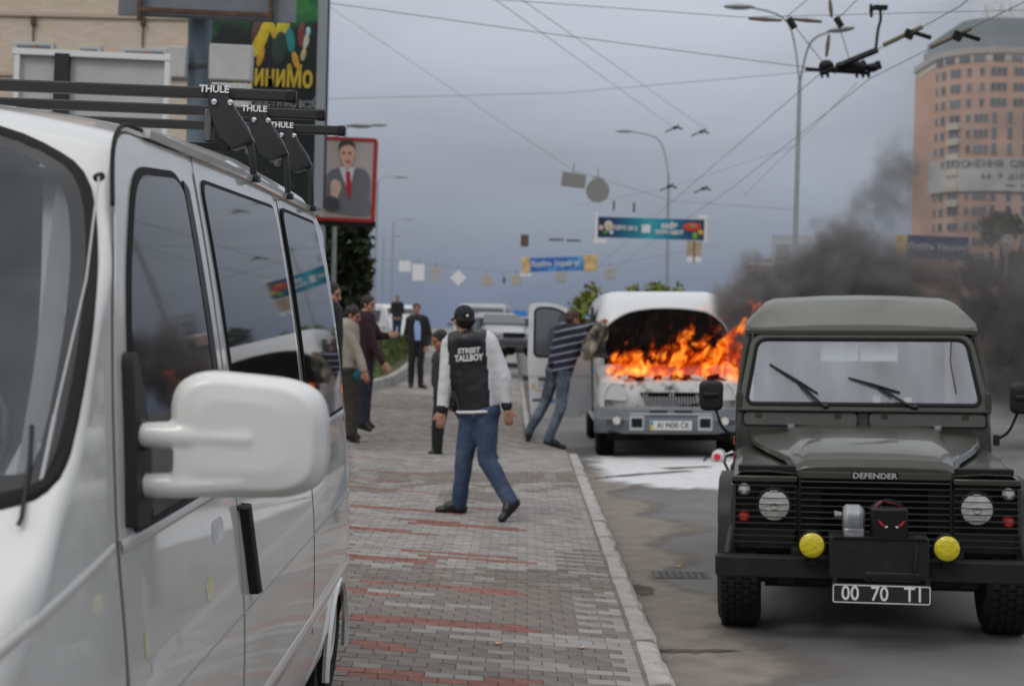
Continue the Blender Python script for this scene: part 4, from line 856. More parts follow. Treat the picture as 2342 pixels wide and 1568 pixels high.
# ---------------------------------------------------------------- smoke
sm,t,o=vol_nodes('black_smoke')
tc_=t.nodes.new('ShaderNodeTexCoord'); pos=tc_.outputs['Object']
w1=NOI(t,pos,.75,2,.5,0,(1,1,1),(0,0,0),True); w2=NOI(t,pos,2.2,2,.55,0,(1,1,1),(5,0,0),True)
def VM(op,a,b):
    n=t.nodes.new('ShaderNodeVectorMath'); n.operation=op
    for i,v in enumerate((a,b)):
        if isinstance(v,tuple): n.inputs[i].default_value=v
        elif v is not None: t.links.new(v,n.inputs[i])
    return n
def SC(v,s):
    n=t.nodes.new('ShaderNodeVectorMath'); n.operation='SCALE'; t.links.new(v,n.inputs[0]); n.inputs['Scale'].default_value=s; return n.outputs[0]
wv=VM('ADD',SC(VM('SUBTRACT',w1,(.5,.5,.5)).outputs[0],1.0),SC(VM('SUBTRACT',w2,(.5,.5,.5)).outputs[0],.75)).outputs[0]
wp2=VM('ADD',pos,wv).outputs[0]
BL_=[(1700,800,75,8,22.0),(1690,735,66,7,22.0),(1735,700,78,7.5,22.3),(1795,672,76,6,22.6),(1872,620,66,3.6,22.8),(1905,650,100,4.4,22.6),(1985,660,100,2.6,23),(1925,565,58,1.6,23),(1985,505,60,1.1,23.2),(2045,440,66,1.3,23.2),(2072,375,56,1.1,23.2),(2070,660,110,1.6,23),(2170,690,120,1.1,23),(2320,720,160,1.9,23),(2370,820,160,2.4,23),(2110,540,120,.30,23.4),(2270,560,150,.30,23.4),(2240,400,200,.22,23.4),(2290,170,230,.20,23.4),(1560,685,34,.7,20.9)]
acc=None
for px,py,rp,wt,d in BL_:
    c=P(px,py,d); rr=rp/VF*d*1.32
    dn=VM('DISTANCE',wp2,tuple(c)); k=MRG(t,dn.outputs['Value'],rr,rr*.25,0,wt*1.6,True); acc=k if acc is None else NM(t,'ADD',acc,k)
dt=NOI(t,wp2,1.9,4,.6); dens=NM(t,'MULTIPLY',acc,MRG(t,dt,.36,.60,.04,1.35))
pv=t.nodes.new('ShaderNodeVolumePrincipled'); pv.inputs['Color'].default_value=(.34,.325,.32,1); pv.inputs['Anisotropy'].default_value=.1; t.links.new(dens,pv.inputs['Density']); t.links.new(pv.outputs[0],o.inputs['Volume'])
sm.cycles.volume_step_rate=.5
a=P(1560,40,23); b=P(2480,950,23)
so_=box('smoke',(6.45,22.5,3.9),(7.4,3.2,7.4),sm); so_['kind']='stuff'; tag(so_,'dark smoke drifting right from the burning van','smoke')
# ---------------------------------------------------------------- people
SKIN=M('skin',(.42,.22,.15),.55,var=.1,vs=12); SKIN2=M('skin_ruddy',(.40,.17,.11),.55,var=.1,vs=12)
HAIRD=M('dark_hair',(.014,.010,.008),.6,bump=.6,bs=120); HAIRB=M('brown_hair',(.055,.028,.016),.6,bump=.6,bs=120)
SHOE=M('black_shoe',(.010,.010,.010),.45)
def cap(m,a,b,ra,rb,n=12):
    """closed tapered capsule"""
    a=Vector(a); b=Vector(b); d=b-a; L_=max(d.length,1e-4); t=d/L_; pts=[];rs=[]
    for i in range(4): q=R(90*(i+.35)/4); pts.append(a-t*ra*math.cos(q)); rs.append(ra*math.sin(q))
    pts.append(a); rs.append(ra); pts.append(b); rs.append(rb)
    for i in range(3,-1,-1): q=R(90*(i+.35)/4); pts.append(b+t*rb*math.cos(q)); rs.append(rb*math.sin(q))
    m.tube(pts,rs,n)
def chain(m,pts,rs):
    for i in range(len(pts)-1): cap(m,pts[i],pts[i+1],rs[i],rs[i+1])
_cl=bpy.data.textures.new('folds','CLOUDS'); _cl.noise_scale=.16; _cl.noise_depth=2
_cl2=bpy.data.textures.new('hairtufts','CLOUDS'); _cl2.noise_scale=.03; _cl2.noise_depth=2
def organic(m,name,mat,parent,vox=.012,it=6,fold=0,tex=None,mats=None,pick=None):
    o=m.build(name,mat,None)
    r_=o.modifiers.new('r','REMESH'); r_.mode='VOXEL'; r_.voxel_size=vox
    s=o.modifiers.new('s','SMOOTH'); s.iterations=it; s.factor=.5
    if fold:
        d=o.modifiers.new('d','DISPLACE'); d.texture=tex or _cl; d.strength=fold; d.mid_level=.5; d.texture_coords='LOCAL'
    me=evalmesh(o); o.modifiers.clear(); o.data=me; me.name=name
    me.polygons.foreach_set('use_smooth',[True]*len(me.polygons))
    if mats:
        me.materials.clear()
        for k in mats: me.materials.append(k)
        me.polygons.foreach_set('material_index',[pick(p.center) for p in me.polygons])
    o.parent=parent; return o
def person(label,J,d0,base,cloth,head_dir=(0,1,0),hair=HAIRD,skin=SKIN,top=None,trousers=None,shoe=SHOE,open_hand=(0,0),hk=1.,top_fold=.02,bulk=1.,jl=0.,hair_len=0,stripes=False,jacket=None,hood=False,hat=None,grip=(None,None),name='person',collar=None,lean=None):
    """J: joint -> (px,py[,dd]) measured in the photograph; dd = depth offset in metres"""
    W={}
    for k,v in J.items(): W[k]=P(v[0],v[1],d0+(v[2] if len(v)>2 else 0))
    B=Vector(base); root=thing(name,label,'person',B); root['group']='people around the fire'
    for k in W: W[k]=W[k]-B
    hd=Vector(head_dir).normalized(); side=hd.cross(Vector((0,0,1))).normalized(); up=side.cross(hd).normalized()
    HM=Matrix((side,hd,up)).transposed()     # columns: right, forward, up
    H=W['head']; hx=lambda x,y,z: H+HM@Vector((x*hk,y*hk,z*hk))
    # --- body: one continuous skin-coloured figure
    m=MB()
    m.ell(hx(0,-.005,.03),(.074*hk,.094*hk,.088*hk),16,10,HM); m.ell(hx(0,.025,-.055),(.058*hk,.066*hk,.066*hk),14,8,HM); m.ell(hx(0,.055,-.095),(.030*hk,.030*hk,.024*hk),10,6,HM)
    cap(m,hx(0,.088,.015),hx(0,.110,-.025),.009*hk,.014*hk,8)
    for s in (-1,1):
        m.ell(hx(s*.076,-.005,-.005),(.010*hk,.020*hk,.032*hk),8,6,HM); m.ell(hx(s*.032,.078,.035),(.020*hk,.012*hk,.009*hk),8,5,HM); m.ell(hx(s*.045,.05,-.03),(.022*hk,.03*hk,.022*hk),8,5,HM)
    m.ell(hx(0,.088,-.058),(.022*hk,.010*hk,.009*hk),8,5,HM)
    nb=hx(0,-.015,-.09); cap(m,nb,W['neck'],.052*hk,.058*hk)
    ch=(W['shL']+W['shR'])/2; hp=(W['hipL']+W['hipR'])/2; wst=ch.lerp(hp,.6)
    sw=(W['shR']-W['shL']); 
    cap(m,W['neck'],ch.lerp(hp,.2),.07,.10); cap(m,ch.lerp(hp,.15),wst,.115,.10); cap(m,wst,hp,.10,.115)
    cap(m,W['shL'],W['shR'],.055,.055)
    for s in 'LR':
        chain(m,[W['sh'+s],W['el'+s],W['wr'+s]],[.052,.042,.028])
        chain(m,[W['hip'+s],W['kn'+s],W['an'+s]],[.085,.055,.038])
        cap(m,W['hipL'],W['hipR'],.09,.09); cap(m,W['an'+s],W['an'+s].lerp(W['toe'+s],.5)+Vector((0,0,.01)),.034,.020)
        # hand
        fa=(W['wr'+s]-W['el'+s]).normalized(); hdir=fa
        g=grip[0 if s=='L' else 1]
        if g is not None: hdir=(fa*.4+Vector(g).normalized()).normalized()
        wr=W['wr'+s]; acr=hdir.cross(Vector((0,1,0) if abs(hdir.y)<.8 else (1,0,0))).normalized(); nrm=acr.cross(hdir).normalized()
        if s=='R': acr=-acr
        ps=wr+hdir*.045; cap(m,wr,ps,.024,.026)
        for i,(o_,l) in enumerate(((-.030,.068),(-.010,.080),(.011,.076),(.030,.060))):
            k0=wr+hdir*.078+acr*o_; cap(m,wr+hdir*.03+acr*o_*.7,k0,.0135,.0115,8); cv=.55 if open_hand[0 if s=='L' else 1]==0 else .12
            k1=k0+(hdir+nrm*cv*.5).normalized()*l*.52; k2=k1+(hdir*(1-cv*.6)+nrm*cv).normalized()*l*.5; cap(m,k0,k1,.0105,.0092,8); cap(m,k1,k2,.0092,.0075,8)
        t0=wr+hdir*.025-acr*.026; t1=t0+(hdir*.7-acr*.7).normalized()*.042; t2=t1+(hdir*.95-acr*.15+nrm*.2).normalized()*.034; cap(m,t0,t1,.014,.011,8); cap(m,t1,t2,.011,.0085,8)
    bd=organic(m,'body',skin,root,.0072,3)
    # eyes, brows, mouth
    EYE=M('eye_dark',(.02,.015,.012),.3)
    m=MB(); 
    for s in (-1,1): MB().ell(hx(s*.031,.083,.014),(.011*hk,.006*hk,.006*hk),8,6,HM).build('eye',EYE,bd)
    for s in (-1,1): MB().ell(hx(s*.032,.088,.036),(.019*hk,.005*hk,.0045*hk),8,5,HM).build('eyebrow',hair,bd)
    MB().ell(hx(0,.094,-.060),(.021*hk,.006*hk,.0035*hk),8,5,HM).build('mouth',M('lip',(.25,.08,.07),.5),bd)
    # --- hair or cap
    if hat:
        m=MB(); m.ell(hx(0,-.012,.040),(.087*hk,.106*hk,.092*hk),18,12,HM); cap(m,hx(-.05,-.085,-.005),hx(.05,-.085,-.005),.03,.03)
        c=organic(m,'cap',hat,root,.008,3)
        pk=MB(); secs=[]
        for a in range(-4,5):
            q=R(a*16); secs.append([hx(.085*math.sin(q),.075*math.cos(q),.03),hx(.098*math.sin(q),.10+.085*math.cos(q),.012),hx(.098*math.sin(q),.10+.085*math.cos(q),.004),hx(.085*math.sin(q),.075*math.cos(q),.02)])
        pk.loft(secs); pk.build('peak',hat,c)
        MB().ell(hx(.004,-.117,.035),(.011,.005,.012),8,6,HM).build('badge',WHITEP,c)
        m=MB(); m.ell(hx(0,-.05,-.02),(.076*hk,.055*hk,.05*hk),14,8,HM); organic(m,'hair',hair,root,.008,2,.01,_cl2)
    else:
        m=MB(); m.ell(hx(0,-.018,.045),(.083*hk,.100*hk,.084*hk),18,12,HM); m.ell(hx(0,-.060,-.005-hair_len),(.076*hk,.050*hk,.060*hk),14,8,HM)
        for s in (-1,1): m.ell(hx(s*.066,.0,.03),(.018*hk,.045*hk,.04*hk),8,6,HM)
        h_=organic(m,'hair',hair,root,.008,2,.014,_cl2)
    # --- top garment
    m=MB(); b=bulk
    tw=sw.normalized(); e0=.10*b
    cap(m,W['shL']-tw*0,W['shR'],.078*b,.078*b); cap(m,W['shL'].lerp(ch,.35),W['hipL'].lerp(hp,.1)+(ch-hp)*(.12-jl),.115*b,.115*b); cap(m,W['shR'].lerp(ch,.35),W['hipR'].lerp(hp,.1)+(ch-hp)*(.12-jl),.115*b,.115*b)
    cap(m,ch,wst,.135*b,.128*b); cap(m,wst,hp+(ch-hp)*(.10-jl),.128*b,.128*b); cap(m,W['neck']+Vector((0,0,-.01)),ch,.066,.11)
    for s in 'LR':
        e=W['el'+s]; w_=W['wr'+s]; chain(m,[W['sh'+s],e,w_.lerp(e,.06)],[.080*b,.062*b,.048*b])
    if hood:
        m.ell(W['neck']+HM@Vector((.015,-.085,-.04)),(.13,.09,.095),14,8)
    tp=organic(m,top['name'],top['mats'][0],root,.013,6,top_fold,None,top['mats'] if len(top['mats'])>1 else None,(lambda c:top['pick'](c,W)) if 'pick' in top else None)
    # --- trousers
    m=MB()
    cap(m,W['hipL'],W['hipR'],.115*min(b,1.1),.115*min(b,1.1)); cap(m,hp+(ch-hp)*.12,hp,.10,.115)
    for s in 'LR':
        a_=W['an'+s]; chain(m,[W['hip'+s],W['kn'+s],a_+Vector((0,0,-.01))],[.108,.078,.066])
    tr=organic(m,'trousers',trousers,root,.013,6,.022)
    for s in 'LR':
        a_=W['an'+s]; t_=W['toe'+s]; m=MB(); f_=(t_-a_); f_.z=0; 
        heel=a_+Vector((0,0,-.045))-f_.normalized()*.03 if 'heel'+s not in W else W['heel'+s]+Vector((0,0,.02))
        cap(m,a_+Vector((0,0,.0)),heel,.052,.045); cap(m,heel,t_+Vector((0,0,.022)),.045,.036); cap(m,a_,heel.lerp(t_,.62)+Vector((0,0,.035)),.050,.044)
        organic(m,'shoe',shoe,root,.009,3)
    return root,W,HM,hx
def g_at(px,py,guess=.2):
    g=G(px,py,guess)
    for _ in range(4): g=G(px,py,ZS(g.x,g.y))
    return g
# 1. man in cap and baseball jacket, walking away
JK=M('jacket_black_satin',(.014,.015,.018),.42,bump=.35,bs=9,bdist=.03); JW=M('jacket_sleeve_white',(.60,.61,.62),.45,bump=.4,bs=10,bdist=.03)
DEN=M('denim_blue',(.035,.06,.115),.85,var=.35,vs=5,dirt=(.08,.12,.19),ds=4,dlo=.5,dhi=.72,bump=.4,bs=14,bdist=.02)
def pick_base(c,W):
    # sleeves white, cuffs black, torso black
    best=9;r_=0
    for s in 'LR':
        for a,b_,k in ((W['sh'+s].lerp((W['shL']+W['shR'])/2,-.05),W['el'+s],1),(W['el'+s],W['wr'+s],1)):
            t=max(0,min(1,(c-a).dot(b_-a)/max((b_-a).length_squared,1e-6))); d=(c-a.lerp(b_,t)).length
            if k==1 and a is not None and d<best: best=d; tt=t; seg=(a,b_); r_=1
    ch=(W['shL']+W['shR'])/2; hp=(W['hipL']+W['hipR'])/2; ax=(W['shR']-W['shL']).normalized(); off=abs((c-ch).dot(ax)); half=(W['shR']-W['shL']).length/2
    inner_=off<half*.99 and c.z>hp.z
    if inner_ and not (best<.07 and off>half*.95): return 0
    for s in 'LR':
        if (c-W['wr'+s]).length<.062: return 0
    return 1 if off>half*.99 else 0
J=dict(head=(1061,733),neck=(1068,768),shL=(1030,789,.04),shR=(1118,783,-.03),elL=(1019,868,.0),elR=(1152,864,-.06),wrL=(1011,938,-.03),wrR=(1160,932,-.08),hipL=(1079,943,.03),hipR=(1113,939,-.02),knL=(1063,1046,.05),knR=(1114,1052,-.06),anL=(1050,1150,.12),anR=(1166,1142,-.20),toeL=(1004,1171,.12),toeR=(1148,1192,-.26),heelR=(1178,1155,-.2))
gb_=g_at(1095,1180)
cm,W,HM,hx=person('man in black cap and black jacket with white sleeves walking in jeans',J,12.72,gb_,None,(-.25,1,-.05),HAIRD,top=dict(name='jacket',mats=[JK,JW],pick=pick_base),trousers=DEN,hat=M('cap_black',(.007,.007,.008),.8),bulk=1.04,hood=True,jl=.02)
# jacket lettering and hem stripe
bk=(W['shL']+W['shR'])/2; ax=(W['shR']-W['shL']).normalized(); nrm=Vector((0,-1,0)); upv=Vector((0,0,1)); 
rxm=Matrix((ax,Vector((ax.x*0,0,1)),Vector((0,-1,0)))).transposed()
text('jacket_lettering','STREET',WHITEP,.058,bk+Vector((.0,-.152,-.055)),rxm,cm,sx=1.0,bold=.002); text('jacket_lettering','TALLBOY',WHITEP,.072,bk+Vector((.0,-.153,-.115)),rxm,cm,sx=.78,bold=.0025)
hp=(W['hipL']+W['hipR'])/2; m=MB(); pts=[]
for i in range(25):
    q=2*math.pi*i/24; pts.append(hp+Vector((.182*math.cos(q)+.0,.142*math.sin(q),.005+.012*math.cos(q))))
m.tube(pts,.012,8,cap=False); m.build('hem_stripe',WHITEP,cm)
# 2. striped sweater man reaching into the van
STM=M('striped_knit',(.012,.014,.028),.9); 
t=STM.node_tree; b=t.nodes['Principled BSDF']; c_=t.nodes.new('ShaderNodeTexCoord'); w_=t.nodes.new('ShaderNodeTexWave'); w_.bands_direction='Z'; w_.wave_profile='SIN'; w_.inputs['Scale'].default_value=3.05; w_.inputs['Distortion'].default_value=.5; w_.inputs['Detail'].default_value=1
mpn=t.nodes.new('ShaderNodeMapping'); mpn.inputs['Rotation'].default_value=(0,R(13),0); t.links.new(c_.outputs['Object'],mpn.inputs[0]); t.links.new(mpn.outputs[0],w_.inputs[0])
rr_=t.nodes.new('ShaderNodeValToRGB'); t.links.new(w_.outputs['Fac'],rr_.inputs[0]); rr_.color_ramp.elements[0].position=.80; rr_.color_ramp.elements[0].color=(.012,.014,.028,1); rr_.color_ramp.elements[1].position=.92; rr_.color_ramp.elements[1].color=(.22,.23,.28,1); t.links.new(rr_.outputs[0],b.inputs['Base Color'])
JG=M('faded_jeans',(.055,.07,.095),.85,var=.3,vs=4,dirt=(.16,.19,.24),ds=5,dlo=.5,dhi=.68,bump=.4,bs=14,bdist=.02)
J=dict(head=(1309,730),neck=(1300,750),shL=(1281,757,.0),shR=(1329,763,-.02),elL=(1341,750,.12),elR=(1344,804,-.12),wrL=(1366,741,.12),wrR=(1352,786,-.05),hipL=(1268,847,.05),hipR=(1290,850,-.03),knL=(1248,918,.1),knR=(1284,930,-.1),anL=(1209,986,.1),anR=(1254,1003,-.15),toeL=(1206,1014,.1),toeR=(1290,1026,-.15),heelL=(1212,992,.1))
sm_,W,HM,hx=person('man in navy striped sweater and jeans leaning at the burning van',J,21.3,g_at(1250,1022),None,(.75,.55,-.25),HAIRB,SKIN2,top=dict(name='sweater',mats=[STM]),trousers=JG,bulk=1.12,open_hand=(1,1),jl=.06)
hpx=(W['hipL']+W['hipR'])/2
box('belt',tuple(hpx+Vector((0,0,.10))),(.30,.22,.035),BK,sm_,bevel=.012); box('belt_patch',tuple(hpx+Vector((.03,-.125,.10))),(.09,.01,.035),M('patch_pale',(.5,.5,.48),.6),sm_)
# cloth he holds against the van
CL=M('khaki_cloth',(.24,.215,.15),.95,var=.4,vs=7,dirt=(.04,.04,.045),ds=4,dlo=.46,dhi=.56,bump=.6,bs=20,bdist=.02)
m=MB(); secs=[]
for i in range(15):
    v=i/14; row=[]
    for j in range(12):
        u=j/11; px=1345+u*44-18*v*(1-u)+ (4*math.sin(v*9+u*5)); py=740+v*84+u*(-6)+3*math.sin(u*11+v*4)
        row.append(P(px,py,20.95+.10*math.sin(u*8+v*3)+.06*math.sin(v*13+u*3)-.05*u))
    secs.append(row)
m.loft(secs,False,False); cl=m.build('cloth',CL,smooth=60); s_=cl.modifiers.new('t','SOLIDIFY'); s_.thickness=.012; s_=cl.modifiers.new('s','SUBSURF'); s_.levels=1; s_.render_levels=1
tag(cl,'crumpled khaki cloth held up against the burning van','cloth')
# 3. dark-suited man in pale blue shirt
SU=M('suit_black',(.012,.011,.011),.8,bump=.2,bs=12); SHB=M('shirt_pale_blue',(.30,.38,.68),.7)
J=dict(head=(953,706),neck=(954,721),shL=(936,731),shR=(973,731),elL=(928,766,.05),elR=(983,767,.05),wrL=(940,788,-.05),wrR=(975,791,-.05),hipL=(945,783),hipR=(965,783),knL=(941,832,-.03),knR=(961,832,-.03),anL=(940,877),anR=(962,877),toeL=(938,888,-.2),toeR=(974,888,-.12))
su,W,HM,hx=person('man in open dark suit and pale blue shirt standing on the pavement',J,34.0,P(951,887,34),None,(.1,-1,0),HAIRD,SKIN2,top=dict(name='suit_jacket',mats=[SU]),trousers=M('suit_trousers',(.008,.008,.008),.85),bulk=1.02,jl=.10)
c0=(W['shL']+W['shR'])/2; c1=(W['hipL']+W['hipR'])/2
m=MB(); m.loft([[c0+Vector((x*.5,-.115,.03)) for x in (-.07,0,.07)],[c0.lerp(c1,.35)+Vector((x+.01,-.165,0)) for x in (-.075,0,.075)],[c0.lerp(c1,.9)+Vector((x+.015,-.15,0)) for x in (-.06,0,.06)]],False,False); m.build('shirt',SHB,su)
# 4. man standing on the grass bank
J=dict(head=(909,681),neck=(908,690),shL=(898,696),shR=(919,696),elL=(896,712,-.05),elR=(922,712,-.05),wrL=(902,724,-.15),wrR=(914,724,-.15),hipL=(903,726),hipR=(914,726),knL=(902,751),knR=(913,751),anL=(902,774),anR=(912,774),toeL=(902,779,-.2),toeR=(913,779,-.2))
person('man in dark jacket and jeans standing high on the grass bank',J,58.,P(907,778,58),None,(.3,-1,0),M('sandy_hair',(.18,.12,.07),.7),top=dict(name='jacket',mats=[M('jacket_dark',(.014,.014,.016),.8)]),trousers=M('jeans_far',(.03,.06,.10),.85),bulk=1.02,jl=.06)
# 5. man bending behind the walker
J=dict(head=(1006,778,0),neck=(1015,799,.05),shL=(1003,822,-.08),shR=(1034,815,.1),elL=(997,872,-.12),elR=(1040,865,.1),wrL=(1012,915,-.2),wrR=(1035,912,.05),hipL=(1012,910,-.03),hipR=(1040,912,.08),knL=(1001,978,-.08),knR=(1085,985,.05),anL=(1000,1030,-.05),anR=(1125,1032,.0),toeL=(984,1041,-.08),toeR=(1134,1048,-.15))
person('bent man in dark brown suit partly hidden behind the walking man',J,18.5,g_at(1010,1042),None,(-.85,-.45,-.35),HAIRD,M('skin_tan',(.42,.18,.09),.55),top=dict(name='jacket',mats=[M('jacket_brown_black',(.026,.022,.021),.8)]),trousers=M('trousers_black',(.010,.010,.010),.85),bulk=1.0,jl=.06)
# 6. man in beige sweater beside the van
J=dict(head=(806,721,0),neck=(796,739),shL=(786,752,-.12),shR=(804,748,.12),elL=(818,803,-.12),elR=(806,800,.2),wrL=(833,849,-.15),wrR=(826,842,.2),hipL=(795,846,-.05),hipR=(803,845,.1),knL=(800,925,-.05),knR=(806,922,.1),anL=(803,990,-.1),anR=(806,985,.15),toeL=(817,1014,-.1),toeR=(819,1003,.15))
bm_,W,HM,hx=person('man in beige sweater beside the rear of the white van',J,19.4,g_at(806,1014),None,(.9,-.15,-.35),HAIRD,SKIN2,top=dict(name='sweater',mats=[M('beige_knit',(.33,.29,.235),.95,bump=.3,bs=60)]),trousers=M('trousers_olive',(.035,.03,.022),.85),bulk=1.03,jl=.05)
hpx=(W['hipL']+W['hipR'])/2; m=MB(); cap(m,hpx+Vector((-.03,-.02,.0)),hpx+Vector((.05,-.05,-.06)),.135,.10); organic(m,'shirt_tail',M('teal_shirt',(.01,.14,.18),.8),bm_,.015,3,.02)
# 7. man in burgundy jumper with outstretched arms
J=dict(head=(843,696,0),neck=(836,716),shL=(830,733,-.1),shR=(842,729,.12),elL=(856,795,-.1),elR=(866,768,.12),wrL=(876,829,-.12),wrR=(886,768,.1),hipL=(828,828,-.05),hipR=(838,828,.1),knL=(830,900),knR=(838,900,.1),anL=(828,965),anR=(836,960,.1),toeL=(846,985),toeR=(852,978,.1))
person('man in burgundy jumper holding both arms out to the right',J,20.6,P(834,985,20.6),None,(.85,-.45,-.2),HAIRD,SKIN,top=dict(name='jumper',mats=[M('burgundy_knit',(.030,.011,.017),.95,bump=.3,bs=60)]),trousers=M('jeans_dark',(.016,.02,.034),.85),open_hand=(1,1),bulk=1.03,jl=.05,grip=((.7,0,-.6),(1,0,.35)))
# 8. dark-haired bystander mostly hidden by the van
J=dict(head=(757,672,0),neck=(752,694),shL=(736,712,-.1),shR=(764,712,.1),elL=(730,770,-.1),elR=(766,770,.1),wrL=(735,820,-.1),wrR=(764,820,.1),hipL=(742,830,0),hipR=(758,830,0),knL=(742,930),knR=(758,930),anL=(742,1028),anR=(758,1028),toeL=(748,1048,-.1),toeR=(766,1048,-.1))
person('dark-haired person in dark clothes just behind the rear of the white van',J,15.4,P(750,1048,15.4),None,(.8,-.2,-.2),HAIRD,SKIN,top=dict(name='jacket',mats=[M('jacket_dark',(.014,.014,.016),.8)]),trousers=M('trousers_black',(.010,.010,.010),.85),jl=.05)
# ---------------------------------------------------------------- background
def rc(x0,x1,y0,y1,d):
    a=P(x0,y0,d); b=P(x1,y1,d); k=d/VF; c=P((x0+x1)/2,(y0+y1)/2,d); return c,abs(x1-x0)*k,abs(y1-y0)*k
RL=Matrix.Rotation(R(1.3),3,'Y')       # things that lean with the street's poles
GP_=M('pole_galvanised',(.33,.35,.37),.5,.3,var=.1); GPB=M('pole_bluegrey',(.13,.17,.21),.55,var=.12,vs=2,dirt=(.10,.08,.06),ds=2,dlo=.6,dhi=.75)
SGN=M('sign_back_grey',(.47,.48,.48),.6,var=.08); SGW=M('sign_white',(.74,.75,.75),.5); SGT=M('sign_tan',(.40,.38,.33),.6)
def at(o,v): return tuple(Vector(v)-o.location)
# --- beige brick building at far left
LB=M('beige_brick',(.50,.40,.30),.9,var=.08,vs=1.5,bump=.2,bs=30)
t=LB.node_tree; b=t.nodes['Principled BSDF']; bt=t.nodes.new('ShaderNodeTexBrick'); c_=t.nodes.new('ShaderNodeTexCoord'); mp_=t.nodes.new('ShaderNodeMapping'); mp_.inputs['Rotation'].default_value=(R(90),0,0); t.links.new(c_.outputs['Object'],mp_.inputs[0]); t.links.new(mp_.outputs[0],bt.inputs[0])
bt.inputs['Scale'].default_value=4.; bt.inputs['Color1'].default_value=(.66,.555,.44,1); bt.inputs['Color2'].default_value=(.58,.48,.375,1); bt.inputs['Mortar'].default_value=(.47,.40,.33,1); bt.inputs['Mortar Size'].default_value=.012; bt.inputs['Brick Width'].default_value=1.0; bt.inputs['Row Height'].default_value=.30
t.links.new(bt.outputs[0],b.inputs['Base Color'])
o0=P(-250,735,36); o0.z=.3
bl=thing('brick_building','beige brick building behind the parked white van','building',o0)
box('wall',(3.6,4,7),(9.6,8,14),LB,bl)
for i,z in enumerate((7.15,8.55,10.9)): box('string_course',(3.6,-.03,z),(9.62,.06,.10),M('beige_course',(.52,.43,.34),.9),bl)
WF=M('window_frame_pale',(.52,.53,.52),.6); WG=M('window_glass_pale',(.16,.17,.19),.06,spec=.8)
for px0,px1,py0,py1 in ((42,118,103,190),(186,226,112,190),(288,376,117,200)):
    for dz_ in (0,3.1,6.0):
        c,w,h=rc(px0,px1,py0,py1,36); c=c-o0; 
        f=box('window',(c.x,-.02,c.z+dz_-.15),(w+.16,.10,h+.4),WF,bl); box('pane',(c.x,-.055,c.z+dz_-.15),(w,.05,h+.24),WG,f); box('mullion',(c.x+.05,-.085,c.z+dz_-.15),(.08,.03,h+.24),M('mullion_wood',(.35,.14,.05),.7),f)
for px in (80,330):
    c=P(px,50,36)-o0; m=MB(); m.box((c.x,-.06,c.z),(.10,.10,.22)).tube([(c.x,-.05,c.z-.1),(c.x,-.05,c.z-.9)],.02,6); m.build('wall_bracket',M('rust_iron',(.09,.06,.04),.8),bl)
# --- grey framed board with black post, behind the van
c,w,h=rc(40,382,127,330,15.5)
bo=thing('framed_board','pale grey framed board on a black post behind the roof bars','board',(c.x,c.y,ZS(c.x,c.y)))
zc=c.z-bo.location.z
box('panel',(0,.02,zc),(w,.06,h),SGN,bo,rot=RL); 
for s in (-1,1): box('frame_side',(s*w/2,-.02,zc),(.05,.09,h+.05),SGW,bo,rot=RL)
for s in (-1,1): box('frame_rail',(0,-.022,zc+s*h/2),(w+.08,.10,.06),SGW,bo,rot=RL)
box('post',(-.33,-.05,zc/2+.5),(.145,.07,zc+h-1.0),M('post_black',(.012,.013,.014),.5),bo,rot=RL)
# --- blue-grey pole with sign boxes and a board seen from behind
c=P(456,742,20); pb=thing('sign_pole','thick blue-grey pole carrying boxes and a board at upper left','pole',(c.x,c.y,ZS(c.x,c.y)))
tp=P(461,-260,20)-pb.location
MB().tube([(-.03,0,-.1),(tp.x,tp.y,tp.z)],[.165,.15],20).build('post',GPB,pb)
for yy in (155,290):
    q=P(452,yy,20)-pb.location; MB().lathe([(.168,-.03),(.172,0),(.168,.03)],q,(0,0,1),20).build('band',M('band_dark',(.07,.08,.09),.6),pb)
for x0,x1,y0,y1 in ((386,428,108,180),(480,578,104,186),(484,574,192,264)):
    c,w,h=rc(x0,x1,y0,y1,19.75); box('sign_box',at(pb,c),(w,.16,h),M('box_white',(.50,.50,.49),.6,var=.06,vs=6),pb,bevel=.02,rot=RL)
c,w,h=rc(275,680,-150,44,19.6); bk_=box('board_back',at(pb,c),(w,.06,h),M('board_back_grey',(.16,.18,.20),.6,var=.1),pb,rot=RL)
RUST=M('rusty_steel',(.10,.055,.03),.8,var=.4,vs=9)
for x0,x1,y0,y1 in ((318,626,24,33),(318,326,-140,46),(618,627,-140,46),(318,626,-60,-52)):
    cc,w,h=rc(x0,x1,y0,y1,19.5); box('frame_bar',at(pb,cc),(w,.06,h),RUST,bk_ and pb,rot=RL)
